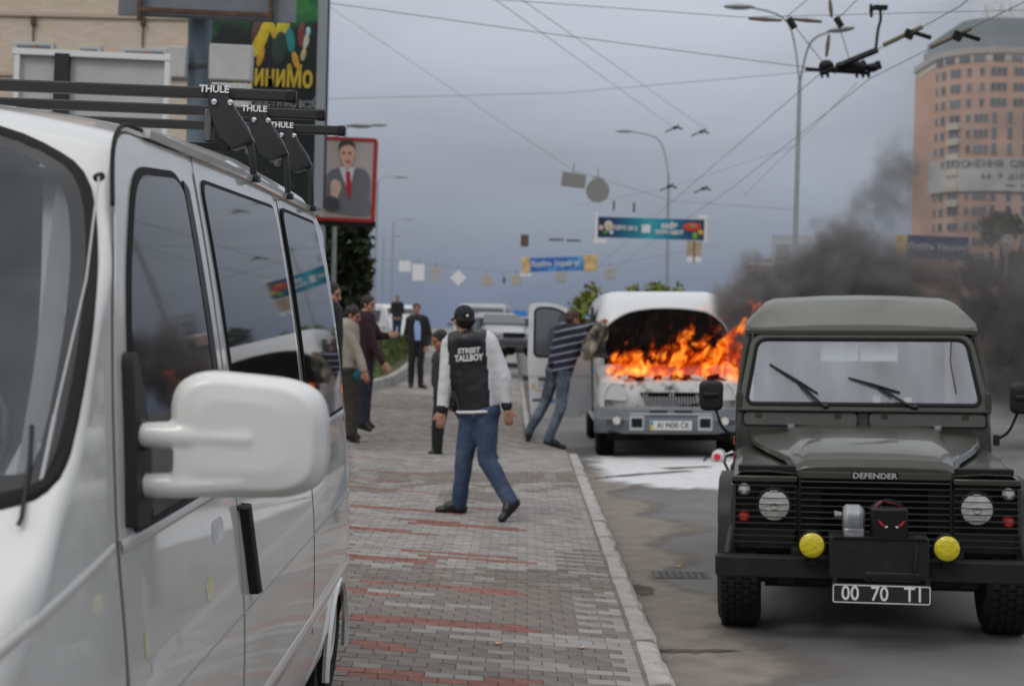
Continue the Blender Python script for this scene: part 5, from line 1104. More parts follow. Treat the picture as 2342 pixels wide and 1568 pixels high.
# --- dark green poster board
c,w,h=rc(452,746,-260,480,24); pz=thing('poster_board','tall billboard with green poster and yellow lettering','billboard',(c.x,c.y,ZS(c.x,c.y)))
L0=lambda px,py,dd=0.: tuple(P(px,py,24+dd)-pz.location)
GRN=M('poster_green',(.006,.010,.008),.35); t=GRN.node_tree; b=t.nodes['Principled BSDF']; c_=t.nodes.new('ShaderNodeTexCoord'); nz_=t.nodes.new('ShaderNodeTexNoise'); nz_.inputs['Scale'].default_value=1.6; nz_.inputs['Detail'].default_value=4; nz_.inputs['Distortion'].default_value=1.2; t.links.new(c_.outputs['Object'],nz_.inputs[0])
gr_=t.nodes.new('ShaderNodeSeparateXYZ'); t.links.new(c_.outputs['Object'],gr_.inputs[0]); mz=t.nodes.new('ShaderNodeMapRange'); mz.inputs[1].default_value=5.2; mz.inputs[2].default_value=6.2; t.links.new(gr_.outputs['Z'],mz.inputs[0]); ml=t.nodes.new('ShaderNodeMath'); ml.operation='MULTIPLY'; t.links.new(nz_.outputs[0],ml.inputs[0]); t.links.new(mz.outputs[0],ml.inputs[1])
rr_=t.nodes.new('ShaderNodeValToRGB'); t.links.new(ml.outputs[0],rr_.inputs[0]); e=rr_.color_ramp.elements; e[0].position=.30; e[0].color=(.005,.009,.007,1); e[1].position=.75; e[1].color=(.05,.28,.03,1); q=e.new(.5); q.color=(.01,.12,.03,1); t.links.new(rr_.outputs[0],b.inputs['Base Color'])
cc=Vector(L0(600,110)); box('poster',at(pz,c),(w-.05,.14,h),GRN,pz,rot=RL)
FRM=M('frame_alu',(.34,.36,.38),.4,.3)
m=MB(); m.tube([L0(746,-260,-.1),L0(727,478,-.1)],.075,4); m.build('frame_side',FRM,pz); m=MB(); m.tube([L0(754,-260,.05),L0(737,478,.05)],.05,4); m.build('frame_edge',M('frame_dark',(.04,.05,.06),.5),pz)
m=MB(); m.tube([L0(452,478,-.08),L0(735,482,-.08)],.06,4); m.build('frame_bottom',FRM,pz)
for px,py,rx,rz,ang,cl_ in ((596,90,.10,.30,20,(.55,.40,.01)),(625,70,.06,.22,-25,(.50,.36,.01)),(648,58,.10,.16,10,(.55,.48,.02)),(640,110,.13,.26,5,(.012,.03,.02)),(664,92,.07,.20,-8,(.01,.20,.20)),(588,70,.08,.20,10,(.10,.045,.03)),(690,80,.06,.20,0,(.16,.03,.02)),(700,95,.045,.12,10,(.45,.45,.36)),(694,125,.04,.10,10,(.45,.36,.20)),(676,138,.05,.14,-15,(.50,.25,.01)),(596,130,.05,.16,15,(.45,.25,.01)),(705,72,.035,.07,0,(.25,.5,.55))):
    p=Vector(L0(px,py,-.075)); m=MB(); m.ell(p,(rx,.006,rz),14,8,Matrix.Rotation(R(ang),3,'Y')); m.build('print_shape',M('print_%d_%d'%(px,py),cl_,.5,var=.25,vs=9),pz)
rxl=(RL@Matrix(FRONT))
text('poster_lettering','iМиниМо',M('print_yellow',(.50,.36,.02),.5),.46,L0(625,176,-.08),rxl,pz,sx=.62,bold=.012)
for s,px,py,sz in (('ДОСТУПНО ВСІМ',655,238,.15),('для',728,226,.12),('та інші',640,262,.09)): text('poster_small_lettering',s,M('print_grey',(.35,.37,.37),.5),sz,L0(px,py,-.08),rxl,pz,sx=.75)
box('post',(.4,.12,1.8),(.22,.2,3.8),GPB,pz)
# --- red framed portrait board
c,w,h=rc(722,860,314,506,40); po=thing('portrait_board','red framed lightbox showing a man in suit and red tie','billboard',(c.x,c.y,ZS(-6,40)-.0))
L1=lambda px,py,dd=0.: tuple(P(px,py,40+dd)-po.location)
RDF=M('frame_red',(.42,.012,.012),.4); 
pl=rpoly([(-w/2,-h/2),(w/2,-h/2),(w/2,h/2),(-w/2,h/2)],.10,4); c0=Vector(at(po,c))
m=MB(); m.loft([[c0+RL@Vector((x,.25,z)) for x,z in pl],[c0+RL@Vector((x,-.03,z)) for x,z in pl],[c0+RL@Vector((x,-.03,z)) for x,z in offpoly(pl,-.09)],[c0+RL@Vector((x,.02,z)) for x,z in offpoly(pl,-.095)]],True,False); m.build('frame',RDF,po)
m=MB(); m.add([c0+RL@Vector((x,.0,z)) for x,z in offpoly(pl,-.08)],[tuple(range(len(pl)))]); m.build('backdrop',M('print_backdrop',(.50,.44,.43),.5,var=.05,vs=2),po)
def flat(name,pts,dd,col,par=po,L=None):
    m=MB(); a=[(L or L1)(*p,dd) for p in pts]; bb=[(L or L1)(*p,dd+.012) for p in pts]; n_=len(pts); m.add(a+bb,[tuple(range(n_)),tuple(range(2*n_-1,n_-1,-1))]+[(i,(i+1)%n_,n_+(i+1)%n_,n_+i) for i in range(n_)]); m.build(name,M('pr_'+'_'.join('%d'%(k*255) for k in col),col,.5,var=.08,vs=5),par)
sm2=lambda pts:[tuple(v) for v in smoothpts(pts,4,True)]
flat('print_suit',sm2([(742,418),(752,394),(775,384),(795,400),(815,384),(838,392),(847,415),(845,450),(846,490),(800,492),(748,480),(742,450)]),-.02,(.17,.17,.19))
flat('print_shirt',[(776,384),(793,378),(811,384),(803,420),(797,440),(785,410)],-.036,(.75,.75,.78))
flat('print_tie',[(791,392),(801,392),(804,430),(799,458),(792,430)],-.050,(.50,.01,.03))
flat('print_face',sm2([(779,340),(786,330),(800,329),(810,337),(811,355),(805,375),(794,386),(784,374),(778,356)]),-.064,(.74,.46,.34))
flat('print_hair',sm2([(774,343),(778,326),(795,319),(809,325),(813,342),(808,335),(797,331),(784,334)]),-.080,(.05,.035,.03))
flat('print_mouth',sm2([(788,368),(798,366),(803,368),(797,374)]),-.080,(.50,.16,.12))
for a in (786,800): flat('print_eye',sm2([(a-4,350),(a,347),(a+4,350),(a,352)]),-.080,(.08,.05,.04))
flat('print_hand',sm2([(757,418),(766,410),(778,416),(780,430),(774,446),(768,462),(758,460),(756,436)]),-.052,(.70,.50,.40))
flat('print_sleeve',sm2([(744,455),(756,448),(772,455),(776,475),(755,482),(744,475)]),-.066,(.06,.06,.07))
MB().tube([L1(734,515,.1),(L1(730,760,.1)[0],.1,0)],[.12,.14],12).build('post',GP_,po); box('base_rail',tuple(Vector(L1(790,512,.12))),(w,.2,.14),BK,po)
# --- trees
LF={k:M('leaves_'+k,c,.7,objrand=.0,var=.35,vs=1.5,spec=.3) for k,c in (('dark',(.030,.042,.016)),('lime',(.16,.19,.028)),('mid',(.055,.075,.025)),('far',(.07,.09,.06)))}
BARK=M('bark',(.07,.055,.04),.9,var=.3,vs=8)
def tree(label,base,h,blobs,mat,leaf=.16,n=1800,group='street trees',tr=.12,seed=1,name='tree'):
    rr=random.Random(seed); o=thing(name,label,'tree',base); o['group']=group
    m=MB(); m.tube([(0,0,-.1),(.05,0,h*.35),(0,.05,h*.7)],[tr,tr*.8,tr*.4],8)
    for bx,by,bz,rx,ry,rz in blobs: m.tube([(0,.02,h*.3),(bx*.5,by*.5,(h*.3+bz)/2),(bx,by,bz)],[tr*.5,tr*.3,tr*.12],6)
    m.build('trunk',BARK,o); m=MB(); tot=sum(b[3]*b[4]*b[5] for b in blobs)**1.0
    for bx,by,bz,rx,ry,rz in blobs:
        for i in range(int(n*(rx*ry*rz)/tot)):
            while True:
                v=Vector((rr.uniform(-1,1),rr.uniform(-1,1),rr.uniform(-1,1)))
                if .25<v.length<1: break
            v=v*(rr.uniform(.75,1.12)); c=Vector((bx+v.x*rx,by+v.y*ry,bz+v.z*rz)); s=leaf*rr.uniform(.6,1.3)
            a=Vector((rr.gauss(0,1),rr.gauss(0,1),rr.gauss(0,1))).normalized(); b_=a.cross(Vector((rr.gauss(0,1),rr.gauss(0,1),rr.gauss(0,1)))).normalized()
            m.add([c-a*s,c+b_*s*.45,c+a*s,c-b_*s*.45],[(0,1,2,3)])
    m.build('crown',mat,o,smooth=None); return o
g=P(778,745,52); g.z=.6
tree('tall dark tree below the red framed portrait board',g,8,[(-.2,0,2.2,1.0,1.0,1.5),(.1,0,4.2,.95,1,1.3),(-.4,.3,5.4,.8,.8,1.0),(-1.2,0,3.4,.9,.9,1.6),(.35,0,1.2,.7,.8,.9),(.5,0,3.2,.6,.7,1.2)],LF['dark'],.20,3600,seed=2)
g=P(826,745,62); g.z=.6
tree('small dark tree at the right of the tall dark tree',g,4,[(0,0,1.6,.42,.5,1.2),(.1,0,3.0,.35,.4,.9)],LF['dark'],.17,1100,seed=3)
g=P(1335,775,36); g.z=0
tree('lime green tree just left of the burning van roof',g,2.9,[(-.25,0,1.75,.42,.5,.55),(.05,0,2.25,.40,.5,.45),(.35,.1,2.05,.4,.5,.6),(-.35,0,1.25,.35,.4,.4),(.4,0,1.2,.5,.5,.6),(.15,0,2.62,.25,.3,.25)],LF['lime'],.10,1500,seed=4)
g=P(1480,780,37); g.z=0
tree('green tree showing just above the burning van roof',g,3.0,[(-.4,0,2.35,.35,.5,.5),(.2,0,2.55,.42,.5,.42),(.75,0,2.3,.3,.4,.6),(-.9,0,2.3,.25,.3,.4)],LF['lime'],.09,1000,seed=5)
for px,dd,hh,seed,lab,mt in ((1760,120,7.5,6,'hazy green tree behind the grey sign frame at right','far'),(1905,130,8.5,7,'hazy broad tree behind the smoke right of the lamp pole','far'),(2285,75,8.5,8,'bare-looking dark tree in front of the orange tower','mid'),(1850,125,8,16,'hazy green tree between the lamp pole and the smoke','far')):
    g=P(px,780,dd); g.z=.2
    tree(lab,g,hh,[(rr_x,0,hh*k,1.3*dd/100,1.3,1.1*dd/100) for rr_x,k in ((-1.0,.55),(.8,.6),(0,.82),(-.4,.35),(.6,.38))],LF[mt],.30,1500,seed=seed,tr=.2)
# --- grass bank on the left with its kerb
GB=M('verge_soil',(.075,.085,.03),.95,var=.4,vs=2,bump=.5,bs=20)
A=[G(930,822,.42),G(870,850,.42),P(700,880,30),P(640,760,60),P(905,782,58),P(1020,790,60),P(960,800,48)]
m=MB(); pts=[Vector((-2.75,36,.47)),Vector((-3.1,30,.45)),Vector((-5.2,26,.5)),Vector((-12,26,.8)),Vector((-13,62,1.3)),Vector((-4.2,62,1.25)),Vector((-2.9,46,.75))]
m.add(pts+[Vector((-7,44,1.05))],[(i,(i+1)%7,7) for i in range(7)]); m.build('grass_bank',GB,kind='structure')
m=MB(); rr=random.Random(5)
for i in range(5200):
    y=rr.uniform(27,60); x=-rr.uniform(3.0,8.0); z=.47+(y-30)*.027+max(0,(-x-3))*.05; h_=rr.uniform(.06,.2); a=rr.uniform(0,6.3); w_=.03
    m.add([(x-w_*math.cos(a),y-w_*math.sin(a),z-.05),(x+w_*math.cos(a),y+w_*math.sin(a),z-.05),(x+rr.uniform(-.06,.06),y+rr.uniform(-.06,.06),z+h_)],[(0,1,2)])
o=m.build('grass',M('grass_blades',(.09,.12,.025),.8,var=.4,vs=1),smooth=None,kind='stuff'); tag(o,'rough green grass on the bank behind the standing people','grass')
kb=thing('verge_kerb','pale concrete kerb along the grass bank','kerb',(-3,33,.4))
kp=[Vector((-5.3,25.8,.50)),Vector((-4.1,27.6,.47)),Vector((-3.05,30,.46)),Vector((-2.72,34,.50)),Vector((-2.72,38,.56)),Vector((-2.8,43,.68))]
for a,b_ in zip(kp,kp[1:]):
    mid=(a+b_)/2-kb.location; dv=b_-a; box('kerb_stone',tuple(mid),(.16,dv.length-.02,.24),KS,kb,bevel=.02,rot=dv.to_track_quat('Y','Z').to_matrix())
# --- distant vehicles
def car(label,base,rotz,L_,Wd,Ht,body,kind='van',roof=None,cat='car'):
    c=thing('distant_'+('van' if kind!='car' else 'car'),label,cat,base,(0,0,rotz)); m=MB()
    if kind=='van': prof=[(0,.35,.75),(.08,.72,.92),(.5,1.0,.95),(1.05,Ht*.93,.86),(1.4,Ht,.84),(L_-.3,Ht,.84),(L_-.05,Ht*.93,.86),(L_,.5,.9)]
    else: prof=[(0,.35,.75),(.08,.68,.92),(1.0,.88,.95),(1.7,Ht*.97,.72),(2.1,Ht,.70),(L_-1.2,Ht,.70),(L_-.5,.95,.92),(L_,.5,.88)]
    secs=[]
    for y,zt,k in prof:
        zb=.28; w=Wd/2; mid=min(.95,zb+(zt-zb)*.6); secs.append([(-w*.96,y,zb),(-w,y,mid),(-w*k,y,zt-.05),(-w*k*.85,y,zt),(w*k*.85,y,zt),(w*k,y,zt-.05),(w,y,mid),(w*.96,y,zb)])
    m.loft(secs); m.build('body',body,c,smooth=30,bevel=.03)
    if kind=='van': wsx=[(.60,1.05),(1.03,Ht*.91)]
    else: wsx=[(1.06,.92),(1.66,Ht*.95)]
    (y0,z0),(y1,z1)=wsx; w0,w1=Wd/2*.90,Wd/2*(.80 if kind=='van' else .68); nrm=Vector((0,-(z1-z0),(y1-y0))).normalized()*.02
    m=MB(); q=[Vector((-w0,y0,z0)),Vector((w0,y0,z0)),Vector((w1,y1,z1)),Vector((-w1,y1,z1))]; m.add([v+nrm for v in q]+[v-nrm for v in q],[(0,1,2,3),(7,6,5,4),(0,1,5,4),(1,2,6,5),(2,3,7,6),(3,0,4,7)]); m.build('windscreen',M('far_glass',(.05,.06,.065),.08,spec=.8),c)
    for s in (-1,1):
        box('side_window',(s*Wd/2*.93,L_*.55,Ht*.75),(.06,L_*.55,Ht*.24),_M['far_glass'],c,rot=Matrix.Rotation(R(-s*8),3,'Y'))
        box('headlight',(s*Wd*.36,.03,.66),(.28,.1,.16),GL,c,bevel=.03)
        box('mirror',(s*(Wd/2+.10),y0+.35,1.05),(.18,.1,.14),body,c,bevel=.03)
        for wy in (.75,L_-.85): MB().lathe([(.16,-.1),(.30,-.1),(.31,0),(.30,.1),(.16,.1)],(s*(Wd/2-.1),wy,.31),(1,0,0),18).build('wheel',RUBBER,c)
    box('grille',(0,-.0,.62),(Wd*.42,.08,.12),BK,c); box('bumper',(0,-.02,.42),(Wd*.95,.12,.16),M('far_bumper',(.08,.08,.085),.5),c,bevel=.03)
    if roof: box('roof_panel',(0,L_*.55,Ht+.03),(Wd*.8,L_*.6,.06),roof,c,bevel=.02)
    return c
SIL=M('silver_paint',(.36,.37,.38),.35,.4,coat=.5); NAV=M('navy_paint',(.02,.028,.045),.35,coat=.6); WHT=M('white_car_paint',(.62,.63,.64),.4,coat=.5)
b_=P(952,806,64); car('white van parked far behind the man in the suit',b_,R(42),4.9,2.0,2.0,WHT,'van',cat='van')
b_=P(1092,815,50); car('silver people carrier in the road behind the walking man',b_,R(-4),4.6,1.85,1.75,SIL,'van')
b_=P(1175,816,43); car('small silver car just left of the open van door',b_,R(14),3.9,1.5,1.25,SIL,'car'); 
b_=P(1208,826,52); car('dark blue van with white roof beyond the open van door',b_,R(0),5.0,2.0,1.45,NAV,'van',WHT,cat='van')
c,w,h=rc(1170,1205,710,734,80); o=thing('blue_sign','small blue billboard far down the road beside the open door','billboard',(c.x,c.y,0)); box('face',(0,0,c.z),(w,.1,h),M('sign_blue',(.05,.22,.62),.5),o); tube('post',[(0,.1,-.4),(0,.1,c.z)],.1,GP_,o)
# --- street lamps
def lamp(label,base,top,heads,mat=GP_,r=.10):
    o=thing('street_lamp',label,'lamp post',base); o['group']='street lamps'; B=o.location
    MB().tube([(0,0,-.3),tuple(Vector(top)-B)],[r,r*.6],10).build('post',mat,o)
    for h_ in heads:
        a=Vector(top)-B; e=Vector(h_)-B; mid=Vector(((a.x*.75+e.x*.25),(a.y+e.y)/2,a.z+(e.z-a.z)*.8)); 
        tube('arm',smoothpts([a,mid,e],6),r*.32,mat,o)
        dv=(e-mid); dv.z=0; dv=dv.normalized() if dv.length>1e-3 else Vector((1,0,0)); m=MB(); m.ell(e+dv*.25,(.42,.14,.08),12,6,Matrix.Rotation(math.atan2(dv.y,dv.x),3,'Z')); m.build('lamp_head',M('lamp_head_grey',(.38,.40,.42),.5),o)
b_=P(1812,760,40); b_.z=.0; lamp('tall two-armed lamp post rising above the off-road vehicle',b_,P(1829,190,40),[P(1712,16,40),P(1905,70,39)],r=.085)
b_=P(1524,770,70); b_.z=.0; lamp('thin lamp post behind the turquoise banner',b_,P(1529,400,70),[P(1440,300,70)],r=.10)
for px,py,d,ox,lab in ((850,285,62,-60,'nearest lamp post of the row on the left'),(906,404,84,-42,'second lamp post of the row on the left'),(930,500,117,-30,'third lamp post of the row on the left'),(903,538,140,-25,'farthest lamp post of the row on the left')):
    h_=P(px,py,d); t_=P(px+ox,py+10,d); b_=Vector((t_.x-.1,t_.y,0)); lamp(lab,b_,t_,[h_],r=.09)
h_=P(806,287,48); t_=P(770,310,48); b_=Vector((t_.x,t_.y,0)); lamp('lamp post with a dark head above the portrait board',b_,t_,[h_],r=.09)
# --- wires and trolley fittings
WR=M('wire_dark',(.10,.105,.11),.6); BRASS=M('insulator_tan',(.13,.10,.06),.6)
def wire(label,pts,r=.012):
    r*=.5
    q=[P(*p) for p in pts]; n_=10; out=[]
    for a,b_ in zip(q,q[1:]):
        for i in range(n_): t_=i/n_; v=a.lerp(b_,t_); out.append(v)
    out.append(q[-1]); o=MB().tube(out,r,5).build('overhead_wire',WR); tag(o,label,'wire','overhead wires'); return o
wire('left trolley wire running to the vanishing point',[(2300,-70,13),(2195,15,16),(2050,95,20),(1880,165,23),(1590,415,38),(1330,640,100)],.011)
wire('right trolley wire running to the vanishing point',[(2430,-60,13),(2342,5,16),(2140,105,20),(1990,180,23),(1680,425,38),(1345,655,100)],.011)
wire('span wire sloping from the poster board to the trolley fitting',[(700,0,24),(1200,70,24),(1870,158,23.2)],.012)
wire('highest span wire crossing the top of the picture',[(1080,-5,22),(1700,40,22),(2480,20,22)],.010)
wire('span wire rising from left to the trolley fitting',[(690,228,30),(1300,212,30),(1900,160,24)],.009)
wire('sagging span wire carrying the row of small signs',[(820,590,90),(925,596,90),(1050,612,90),(1180,622,90),(1290,618,90),(1400,606,90),(1640,560,90)],.016)
wire('span wire carrying the grey round sign',[(640,-60,45),(1312,390,45),(1540,460,45),(1830,480,42)],.010)
wire('first of two wires slanting to the lamp arm',[(1120,-10,26),(1540,292,60)],.012); wire('second of two wires slanting to the lamp arm',[(1180,-10,26),(1620,300,60)],.012)
wire('wire from the trolley fitting down to the left',[(1960,190,23),(1830,320,30),(1700,450,45)],.008)
wire('wire across the turquoise banner pole',[(1310,470,62),(1530,430,62),(1830,330,41)],.010)
wire('guy wire from the top edge to the left insulator',[(1870,-20,21),(1800,38,22),(1880,140,23)],.012); wire('guy wire from the top edge to the right insulator',[(1990,-30,21),(1915,45,22),(1945,145,23)],.012)
tf=thing('trolley_fitting','cluster of dark trolley wire fittings hanging at upper right','fitting',P(1940,150,23)); K=lambda px,py,d=23: tuple(P(px,py,d)-tf.location)
m=MB(); m.tube([K(1842,158),K(1990,168)],.03,8); m.build('cross_bar',BK,tf)
for px,py,rx,rz in ((1890,152,.12,.10),(1960,155,.16,.10),(1925,150,.10,.06),(1995,155,.10,.07)): MB().ell(K(px,py),(rx,.12,rz),10,6).build('clamp_block',BK,tf)
for px,py in ((1905,160),(1940,158),(1975,148),(1885,165),(2008,150)): MB().box(K(px,py),(.13,.10,.08),Matrix.Rotation(px*.01,3,'Y')).build('clamp_plate',BK,tf,bevel=.015)
for px in (1878,1892,1958,1972,1985): tube('hanger',[K(px,150),K(px+2,178)],.022,BK,tf,6)
tube('section_bar',[K(1925,148),K(2005,115,22.5)],[.05,.05],BK,tf); tube('feeder_cable',smoothpts([K(2003,115,22.5),K(2008,70,22.5),K(2014,45,22.5),K(2013,22,22.5)],5),.022,BK,tf); box('feeder_box',K(2013,18,22.5),(.2,.12,.06),BK,tf)
for x0,y0,x1,y1 in ((1712,43,1788,47),(1812,44,1880,50),(1898,0,1902,40),(1896,80,1890,130),(1992,10,1993,40)):
    tube('insulator',[K(x0,y0,22.5),K((x0+x1)/2,(y0+y1)/2,22.5),K(x1,y1,22.5)],[.02,.032,.02],BRASS if x0<1900 else BK,tf)
tube('strut',[K(1804,42,22.5),K(1818,65,22.5)],.05,BK,tf); tube('strut',[K(1912,40,22.5),K(1925,62,22.5)],.05,BK,tf)
for px,py,d,lab in ((2070,82,19,'trolley wire insulator just left of the tower'),(2180,86,18.5,'trolley wire insulator in front of the tower'),(1527,428,62,'small wire clamp beside the thin lamp post'),(1605,433,62,'small wire clamp right of the thin lamp post'),(1540,294,60,'dark wire joint left of the tall lamp post'),(1600,303,60,'pale wire joint right of the bent lamp arm')):
    o=thing('wire_insulator',lab,'insulator',P(px,py,d)); o['group']='wire insulators'; k=.95 if d<30 else 1.1
    tube('rod',[(-.28*k,0,-.13*k),(.22*k,0,.12*k)],.03*k,BRASS if d<30 else WR,o); box('clip',(.05*k,0,.02*k),(.12*k,.1,.10*k),BK,o,rot=Matrix.Rotation(.4,3,'Y'))
    tube('link',[(.1*k,0,.05*k),(.34*k,0,-.02*k)],.03*k,BK,o)
# --- small hanging signs on the span wire (seen from behind)
for i,(px,py,w_,h_,kd,lab) in enumerate(((926,609,27,25,'r','leftmost small white sign on the sagging wire'),(957,623,28,38,'r','tall white sign second from left on the sagging wire'),(995,627,26,36,'c','round-topped white sign third from left on the sagging wire'),(1048,635,36,36,'d','white diamond sign on the sagging wire'),(1113,641,26,24,'r','white sign just right of the diamond sign'),(1180,640,24,24,'r','pale sign below the left end of the blue banner'),(1283,632,25,26,'r','white slatted sign below the blue banner'),(1395,625,24,26,'r','white slatted sign left above the burning van'),(1153,641,7,14,'t','narrow dark sign between two white signs'))):
    c=P(px,py,90); k=90/VF; o=thing('hanging_sign',lab,'sign',c); o['group']='small signs hung over the road'
    if kd=='d': MB().box((0,0,0),(w_*k*.72,.05,h_*k*.72),Matrix.Rotation(R(45),3,'Y')).build('plate',SGW,o)
    elif kd=='c': MB().lathe([(.0,-.02),(w_*k/2,-.02),(w_*k/2,.02)],(0,0,h_*k*.18),(0,1,0),20).build('disc',SGT,o); box('plate',(0,0,-h_*k*.36),(w_*k*.8,.04,h_*k*.22),SGT,o)
    else:
        box('plate',(0,0,0),(w_*k,.05,h_*k),WR if kd=='t' else (SGW if i<4 else SGT),o,bevel=.02)
        if i in (6,7):
            for s in (-.25,0,.25): box('slat',(s*w_*k,-.04,0),(w_*k*.10,.03,h_*k*.9),SGN,o)
    tube('hanger',[(0,0,h_*k*.4),(0,0,h_*k*.5+.35)],.012,WR,o,5)
for px,py,w_,h_,kd,lab in ((1312,412,55,32,'r','grey rectangular sign hanging beside the round grey sign'),(1367,436,54,54,'c','large round grey sign hanging over the road')):
    c=P(px,py,45); k=45/VF; o=thing('hanging_sign',lab,'sign',c); gm=M('sign_back_dull',(.25,.255,.245),.7)
    if kd=='c': MB().lathe([(.0,-.02),(w_*k/2,-.02),(w_*k/2,.02)],(0,0,0),(0,1,0),28).build('disc',gm,o); box('top_plate',(0,.03,h_*k*.52),(w_*k*.5,.05,.10),SGN,o)
    else: box('plate',(0,0,0),(w_*k,.04,h_*k),gm,o,rot=Matrix.Rotation(R(6),3,'Y'),bevel=.02); box('top_rail',(0,.02,h_*k*.5),(w_*k,.05,.06),SGN,o,rot=Matrix.Rotation(R(6),3,'Y'))
    tube('hanger',[(0,0,h_*k*.4),(0,0,h_*k*.5+.3)],.012,WR,o,5)
c=P(1200,550,75); k=75/VF; o=thing('hanging_signal','small dark traffic signal hanging above the blue banner','traffic light',c); box('housing',(0,0,0),(18*k,.25,27*k),M('signal_brown',(.10,.075,.05),.7),o,bevel=.03)
for s in (-.28,0,.28): MB().lathe([(.0,-.02),(.09,-.01),(.09,.02)],(.03,-.13,s*.6),(0,1,0),14).build('lens',M('signal_lens',(.16,.10,.04),.4),o)
for px,py,w_,h_,lab in ((1272,548,34,5,'left thin dark wire spreader'),(1312,550,32,5,'right thin dark wire spreader'),(1404,470,5,22,'left short dark hanger above the turquoise banner'),(1450,474,5,22,'right short dark hanger above the turquoise banner')):
    c=P(px,py,75); k=75/VF; o=tag(MB().box((0,0,0),(w_*k,.06,h_*k)).build('wire_spreader',WR,bevel=.02),lab,'fitting'); o.location=c
# --- banners over the road
def banner(label,x0,x1,y0,y1,d,tilt,mat,name='street_banner'):
    c,w,h=rc(x0,x1,y0,y1,d); o=thing(name,label,'banner',c,(0,R(tilt),0)); box('cloth',(0,0,0),(w,.06,h),mat,o,bevel=.01); return o,w,h
TEAL=M('banner_teal',(.01,.18,.28),.5); t=TEAL.node_tree; b=t.nodes['Principled BSDF']; c_=t.nodes.new('ShaderNodeTexCoord'); s_=t.nodes.new('ShaderNodeSeparateXYZ'); t.links.new(c_.outputs['Object'],s_.inputs[0]); a_=t.nodes.new('ShaderNodeMapRange'); a_.inputs[1].default_value=-2.1; a_.inputs[2].default_value=2.1; t.links.new(s_.outputs[0],a_.inputs[0]); r_=t.nodes.new('ShaderNodeValToRGB'); t.links.new(a_.outputs[0],r_.inputs[0]); e=r_.color_ramp.elements; e[0].color=(.01,.02,.05,1); e[1].color=(.03,.05,.06,1)
for p,cl_ in ((.15,(.008,.05,.13)),(.35,(.0,.20,.30)),(.5,(.03,.36,.42)),(.65,(.0,.22,.34)),(.85,(.008,.06,.15))): q=e.new(p); q.color=(*cl_,1)
t.links.new(r_.outputs[0],b.inputs['Base Color'])
o,w,h=banner('turquoise banner with red and white print hung over the road',1366,1612,499,546,60,.4,TEAL)
for s in (-1,1): box('side_tape',(s*(w/2+.03),0,.05),(.10,.07,h+.25),SGW,o)
box('end_plate',(-w/2+.12,-.01,-h/2-.14),(.5,.06,.16),SGW,o); box('end_plate',(w/2-.1,-.01,h/2+.1),(.35,.06,.14),SGW,o)
def disc(name,x,z,rx,rz,mat,par,y=-.04): MB().ell((x,y,z),(rx,.012,rz),14,6).build(name,mat,par)
disc('print_flower',-1.67,.06,.17,.20,M('pr_petal',(.62,.52,.48),.6),o); disc('print_flower',-1.67,.06,.06,.07,M('pr_gold',(.62,.36,.02),.6),o,-.05); disc('print_flower',-1.96,-.03,.09,.10,M('pr_pink',(.6,.45,.48),.6),o); disc('print_flower',-1.55,-.20,.08,.09,M('pr_ice',(.5,.62,.7),.6),o); disc('print_leaf',-1.78,-.20,.12,.08,M('pr_leaf',(.06,.25,.04),.6),o)
disc('print_flower',1.60,.10,.36,.17,M('pr_poppy',(.60,.05,.02),.6),o); disc('print_flower',1.62,.14,.13,.08,M('pr_stamen',(.30,.25,.10),.6),o,-.052); disc('print_stem',1.72,-.24,.10,.14,M('pr_stem',(.15,.40,.03),.6),o); disc('print_flower',1.95,-.10,.12,.10,M('pr_gold',(.62,.36,.02),.6),o)
box('print_square',(-.2,-.04,-.02),(.34,.02,.32),SGW,o,bevel=.02)
text('banner_lettering','ЄВРО 2012',WHITEP,.24,(-1.02,-.045,-.02),FRONT,o,sx=.8,bold=.006); text('banner_lettering','КИЇВ',WHITEP,.26,(.72,-.045,.10),FRONT,o,bold=.012); text('banner_lettering','ОТОЧ МІСТ',WHITEP,.20,(.72,-.045,-.14),FRONT,o,sx=.95,bold=.010)
c,w,h=rc(1570,1604,551,600,60); o=thing('tan_sign','tan and white sign hanging under the turquoise banner','sign',c); box('plate',(0,0,.12),(w,.05,h*.7),M('tan_plate',(.42,.33,.22),.6,var=.3,vs=6),o); box('white_plate',(0,.0,-h*.35),(w*.95,.05,h*.25),SGW,o); box('seam',(0,-.03,0),(.06,.02,h),M('seam_brown',(.2,.12,.07),.7),o)
BLU=M('banner_blue',(.03,.14,.45),.5,var=.2,vs=1.5,dirt=(.10,.35,.65),ds=1.2,dlo=.5,dhi=.65)
o,w,h=banner('blue banner with white script and golden ends hung over the road',1212,1335,588,620,85,-3,BLU)
for s,w_ in ((-1,.45),(1,.75)): box('gold_end',(s*(w/2+w_/2),-.01,.02*s),(w_,.06,h*1.15),M('banner_gold',(.60,.42,.18),.6,var=.3,vs=3),o,bevel=.02)
text('banner_lettering','Любіть Україну!',WHITEP,.42,(-.1,-.045,.02),FRONT,o,sx=.85,bold=.006); box('foot_plate',(-w/2-.25,0,-h/2-.12),(.6,.06,.2),SGW,o)
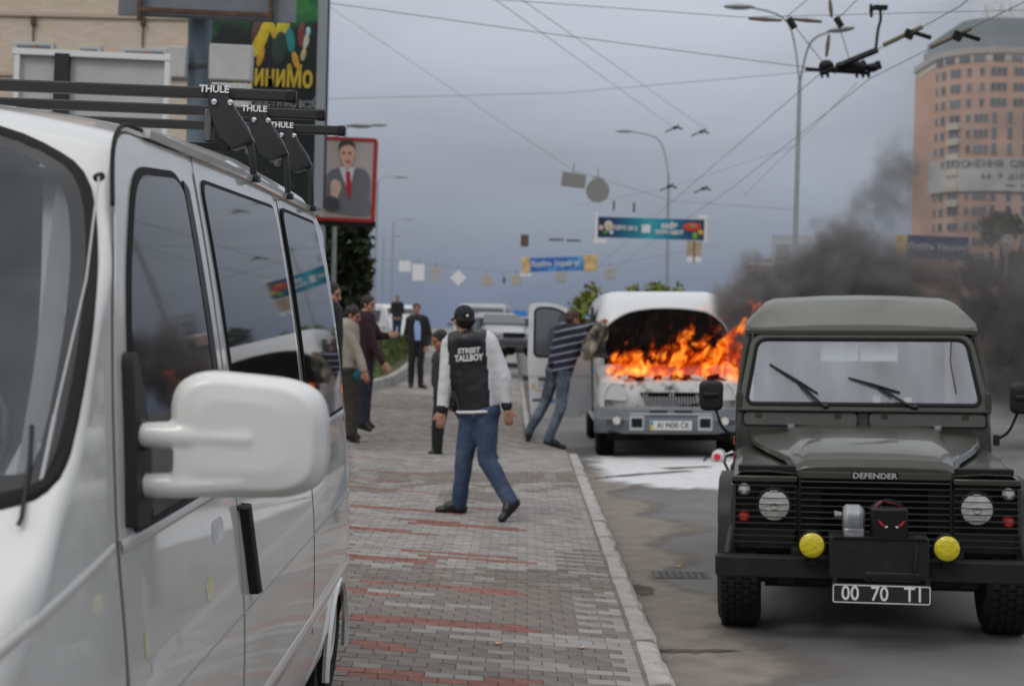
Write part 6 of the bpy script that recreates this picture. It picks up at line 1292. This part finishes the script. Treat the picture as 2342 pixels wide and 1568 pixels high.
# --- signs and frames at the right behind the smoke
c,w,h=rc(1766,1858,538,606,46); o=thing('grey_sign_frame','grey double panel sign frame beside the tall lamp post','sign',(c.x,c.y,0)); zc=c.z
box('board',(0,.05,zc),(w,.06,h),M('frame_board',(.40,.42,.44),.6),o)
for s in (-1,1): box('panel',(s*w*.24,0,zc-.03),(w*.30,.05,h*.5),M('panel_grey',(.28,.30,.32),.6),o,bevel=.02)
tube('post',[(0,.1,-.3),(0,.1,zc)],.08,GP_,o)
c,w,h=rc(1706,1772,600,634,42); o=thing('turn_sign','white sign with blue arrow square left of the smoke','sign',(c.x,c.y,0)); zc=c.z; box('board',(0,.04,zc),(w,.05,h),SGW,o,bevel=.02); box('blue_square',(-w*.26,0,zc-.02),(w*.36,.03,h*.72),M('sign_navy',(.03,.05,.20),.5),o); box('pink_field',(w*.24,0,zc-.02),(w*.42,.03,h*.75),M('sign_pink',(.55,.36,.33),.5),o)
tube('arrow',[(-w*.34,-.03,zc-h*.25),(-w*.32,-.03,zc+.02),(-w*.22,-.03,zc+h*.12),(-w*.14,-.03,zc-.02)],.03,SGW,o); tube('post',[(0,.1,-.3),(0,.1,zc)],.06,GP_,o)
o,w,h=banner('dark blue banner with white script in the smoke before the tower',2075,2215,540,592,62,1,M('banner_navy',(.02,.05,.14),.6)); text('banner_lettering','Любіть Україну!',WHITEP,.40,(0,-.045,0),FRONT,o,sx=.8); box('gold_end',(-w/2-.25,0,0),(.45,.05,h),_M['banner_gold'],o)
c=P(2304,553,50); o=thing('no_entry_sign','round white-barred sign in the smoke before the tower','sign',(c.x,c.y,0)); MB().lathe([(.0,-.02),(.24,-.02),(.24,.02)],(0,0,c.z),(0,1,0),24).build('disc',M('disc_pale',(.55,.45,.44),.5),o); box('bar',(0,-.04,c.z),(.32,.02,.08),SGW,o); tube('post',[(0,.05,0),(0,.05,c.z)],.04,GP_,o)
tube('post',[(0,0,0),(0,0,1)],.001,GP_,o) if False else None
# --- orange round tower
D_=290.; k=D_/VF; ct=P(2288,780,D_); TW=thing('round_tower','orange brick tower with rounded corner and rooftop letters','building',(ct.x,ct.y+11,-.3)); TR=10.9
TB=M('tower_brick',(.66,.41,.31),.9,var=.07,vs=.25,dirt=(.60,.45,.37),ds=.12,dlo=.5,dhi=.7); TC=M('tower_cream',(.66,.59,.49),.8); TGn=M('tower_roof_glass',(.26,.30,.31),.3,spec=.6)  # brick paled and greyed, so the haze is put into its colour
def plan(r_):
    pts=[]
    for i in range(19): a=R(180-10*i*1.0) if False else R(195-7*i); pts.append((r_*math.cos(a),-r_*math.sin(a)) if True else None)
    return pts
def ppoint(u,r_):
    """u: arc metres from the left tangent point; curved part then flat front to the right"""
    L1_=TR*math.pi/2
    if u<L1_: a=u/TR; return Vector((-r_*math.cos(a),-r_*math.sin(a),0)),Vector((-math.cos(a),-math.sin(a),0))
    return Vector((u-L1_,-r_,0)),Vector((0,-1,0))
def ring(name,z0,z1,r_,mat,extra=0,parent=TW,xr=16):
    us=[-6]+[TR*math.pi/2*i/16 for i in range(17)]+[TR*math.pi/2+xr]
    pts=[]
    for u in us:
        if u<0: pts.append(Vector((-r_,8,0)))
        else: pts.append(ppoint(u,r_)[0])
    pts.append(Vector((xr,14,0))); pts.append(Vector((-r_,14,0)))
    m=MB(); m.loft([[p+Vector((0,0,z0)) for p in pts],[p+Vector((0,0,z1)) for p in pts]]); return m.build(name,mat,parent)
zrow=lambda vy: 1.75+(779-vy)*k+.3
ring('wall',0,zrow(143),TR,TB); ring('top_storey',zrow(143),zrow(126),TR+.05,TC); ring('cornice',zrow(126),zrow(112),TR+.35,M('cornice_pale',(.50,.46,.42),.8)); ring('penthouse',zrow(112),zrow(78),TR-1.6,TGn); ring('penthouse_roof',zrow(78),zrow(55),TR-2.4,M('tower_green_roof',(.22,.29,.28),.6)); ring('upper_block',zrow(55),zrow(33),TR-5,M('upper_grey',(.25,.28,.31),.5))
WDm={}
def tower_win(u,z,w_,h_,cream=False):
    key=(round(w_,2),round(h_,2))
    if key not in WDm:
        m=MB(); m.box((0,0,0),(w_,.30,h_)); f=m.mesh('window',M('tower_frame',(.45,.41,.40),.7)); m=MB()
        nn=max(1,int(round(w_/.95)))
        for i in range(nn): m.box((-w_/2+w_*(i+.5)/nn,-.13,0),(w_/nn-.16,.10,h_-.2))
        WDm[key]=(f,m.mesh('pane',M('tower_glass',(.13,.16,.19),.12,spec=.8,objrand=.5)))  # pane colour lightened for the same painted haze
    f,g_=WDm[key]; p,nv=ppoint(u,TR+.02); a=math.atan2(-nv.x,nv.y)+math.pi
    o=bpy.data.objects.new('window',f); COL.objects.link(o); o.parent=TW; o.location=p+Vector((0,0,z)); o.rotation_euler=(0,0,a)
    q=bpy.data.objects.new('pane',g_); COL.objects.link(q); q.parent=o
    return p,nv,a
SH=2.94; ztop=zrow(152)-1.6
for rI in range(17):
    z=ztop-SH*rI+.4
    if z<4: break
    cols=[(2.2,1.0,1.5),(4.4,1.2,1.6),(7.4,2.3,1.5),(10.2,.9,1.5),(12.6,2.6 if rI>2 else .9,1.5)]
    cols+= [(15.6,3.0,1.5),(19.8,3.0,1.5),(24,3.0,1.5)] if rI<3 else [(15.0,.95,2.2),(17.9,.95,2.2),(20.8,.95,2.2),(23.6,.95,2.2)]
    for u,w_,h_ in cols:
        p,nv,a=tower_win(u,z,w_,h_)
        if u==7.4 and 2<rI<9:
            o=bpy.data.objects.new('balcony',bpy.data.meshes['balcony_mesh'] if 'balcony_mesh' in bpy.data.meshes else MB().box((0,-.35,-1.45),(2.6,.9,1.25)).mesh('balcony_mesh',TC)); COL.objects.link(o); o.parent=TW; o.location=p+Vector((0,0,z)); o.rotation_euler=(0,0,a)
for u in (3,6,9.2,12,15.5,19,23): 
    p,nv,a=ppoint(u,TR+.1)[0],ppoint(u,TR+.1)[1],0
    a=math.atan2(-nv.x,nv.y)+math.pi; box('top_window',(0,0,0),(2.1,.3,1.1),M('tower_glass',(.055,.075,.10),.12),TW).matrix_basis=Matrix.Translation(p+Vector((0,0,zrow(136))))@Matrix.Rotation(a,4,'Z')
# banner on the tower
z0,z1=zrow(441),zrow(365); us=[TR*math.pi/2*i/16 for i in range(0,17)]+[TR*math.pi/2+15]
m=MB(); m.loft([[ppoint(u,TR+.55)[0]+Vector((0,0,z0)) for u in us],[ppoint(u,TR+.55)[0]+Vector((0,0,z1)) for u in us]],False,False); bn_=m.build('wall_banner',M('banner_pale',(.60,.59,.57),.7),TW)
def ctext(s,z,size,u0,du,mat):
    for i,ch in enumerate(s):
        if ch==' ': continue
        u=u0+du*i; p,nv=ppoint(u,TR+.62); rt=Vector((-nv.y,nv.x,0)); rxm=Matrix((rt,Vector((0,0,1)),nv)).transposed(); text('banner_letter',ch,mat,size,p+Vector((0,0,z)),rxm,bn_,extrude=.02,bold=.03)
INK=M('banner_ink',(.12,.12,.13),.7)
ctext('УЗАКОНЕННЯ САМОЧИННИХ',zrow(380),1.9,5.2,1.22,INK); ctext('за 9 діб  (044) 8',zrow(408),1.6,13.2,1.0,INK); ctext('www. узаконення. ua',zrow(428),.8,17.5,.55,INK)
for i,ch in enumerate('МАО'): text('roof_letter',ch,M('letter_white',(.78,.78,.77),.6),5.2,(TR*0-1.0+3.3*i,-TR+6.5,zrow(27)),FRONT,TW,extrude=.3,bold=.12)
# low orange block and shop fronts behind the smoke
b_=P(2240,780,150); lo=thing('low_building','low orange building at the foot of the tower behind the smoke','building',(b_.x+3,b_.y+5,-.3)); box('wall',(0,0,4),(16,8,8),TB,lo); box('roof_edge',(0,0,8.1),(16.4,8.4,.3),TC,lo)
for i in range(6): f=box('window',(-6.6+2.6*i,-4.0,5.4),(1.5,.2,1.6),_M['tower_frame'],lo); box('pane',(-6.6+2.6*i,-4.12,5.4),(1.2,.1,1.3),_M['tower_glass'],lo)
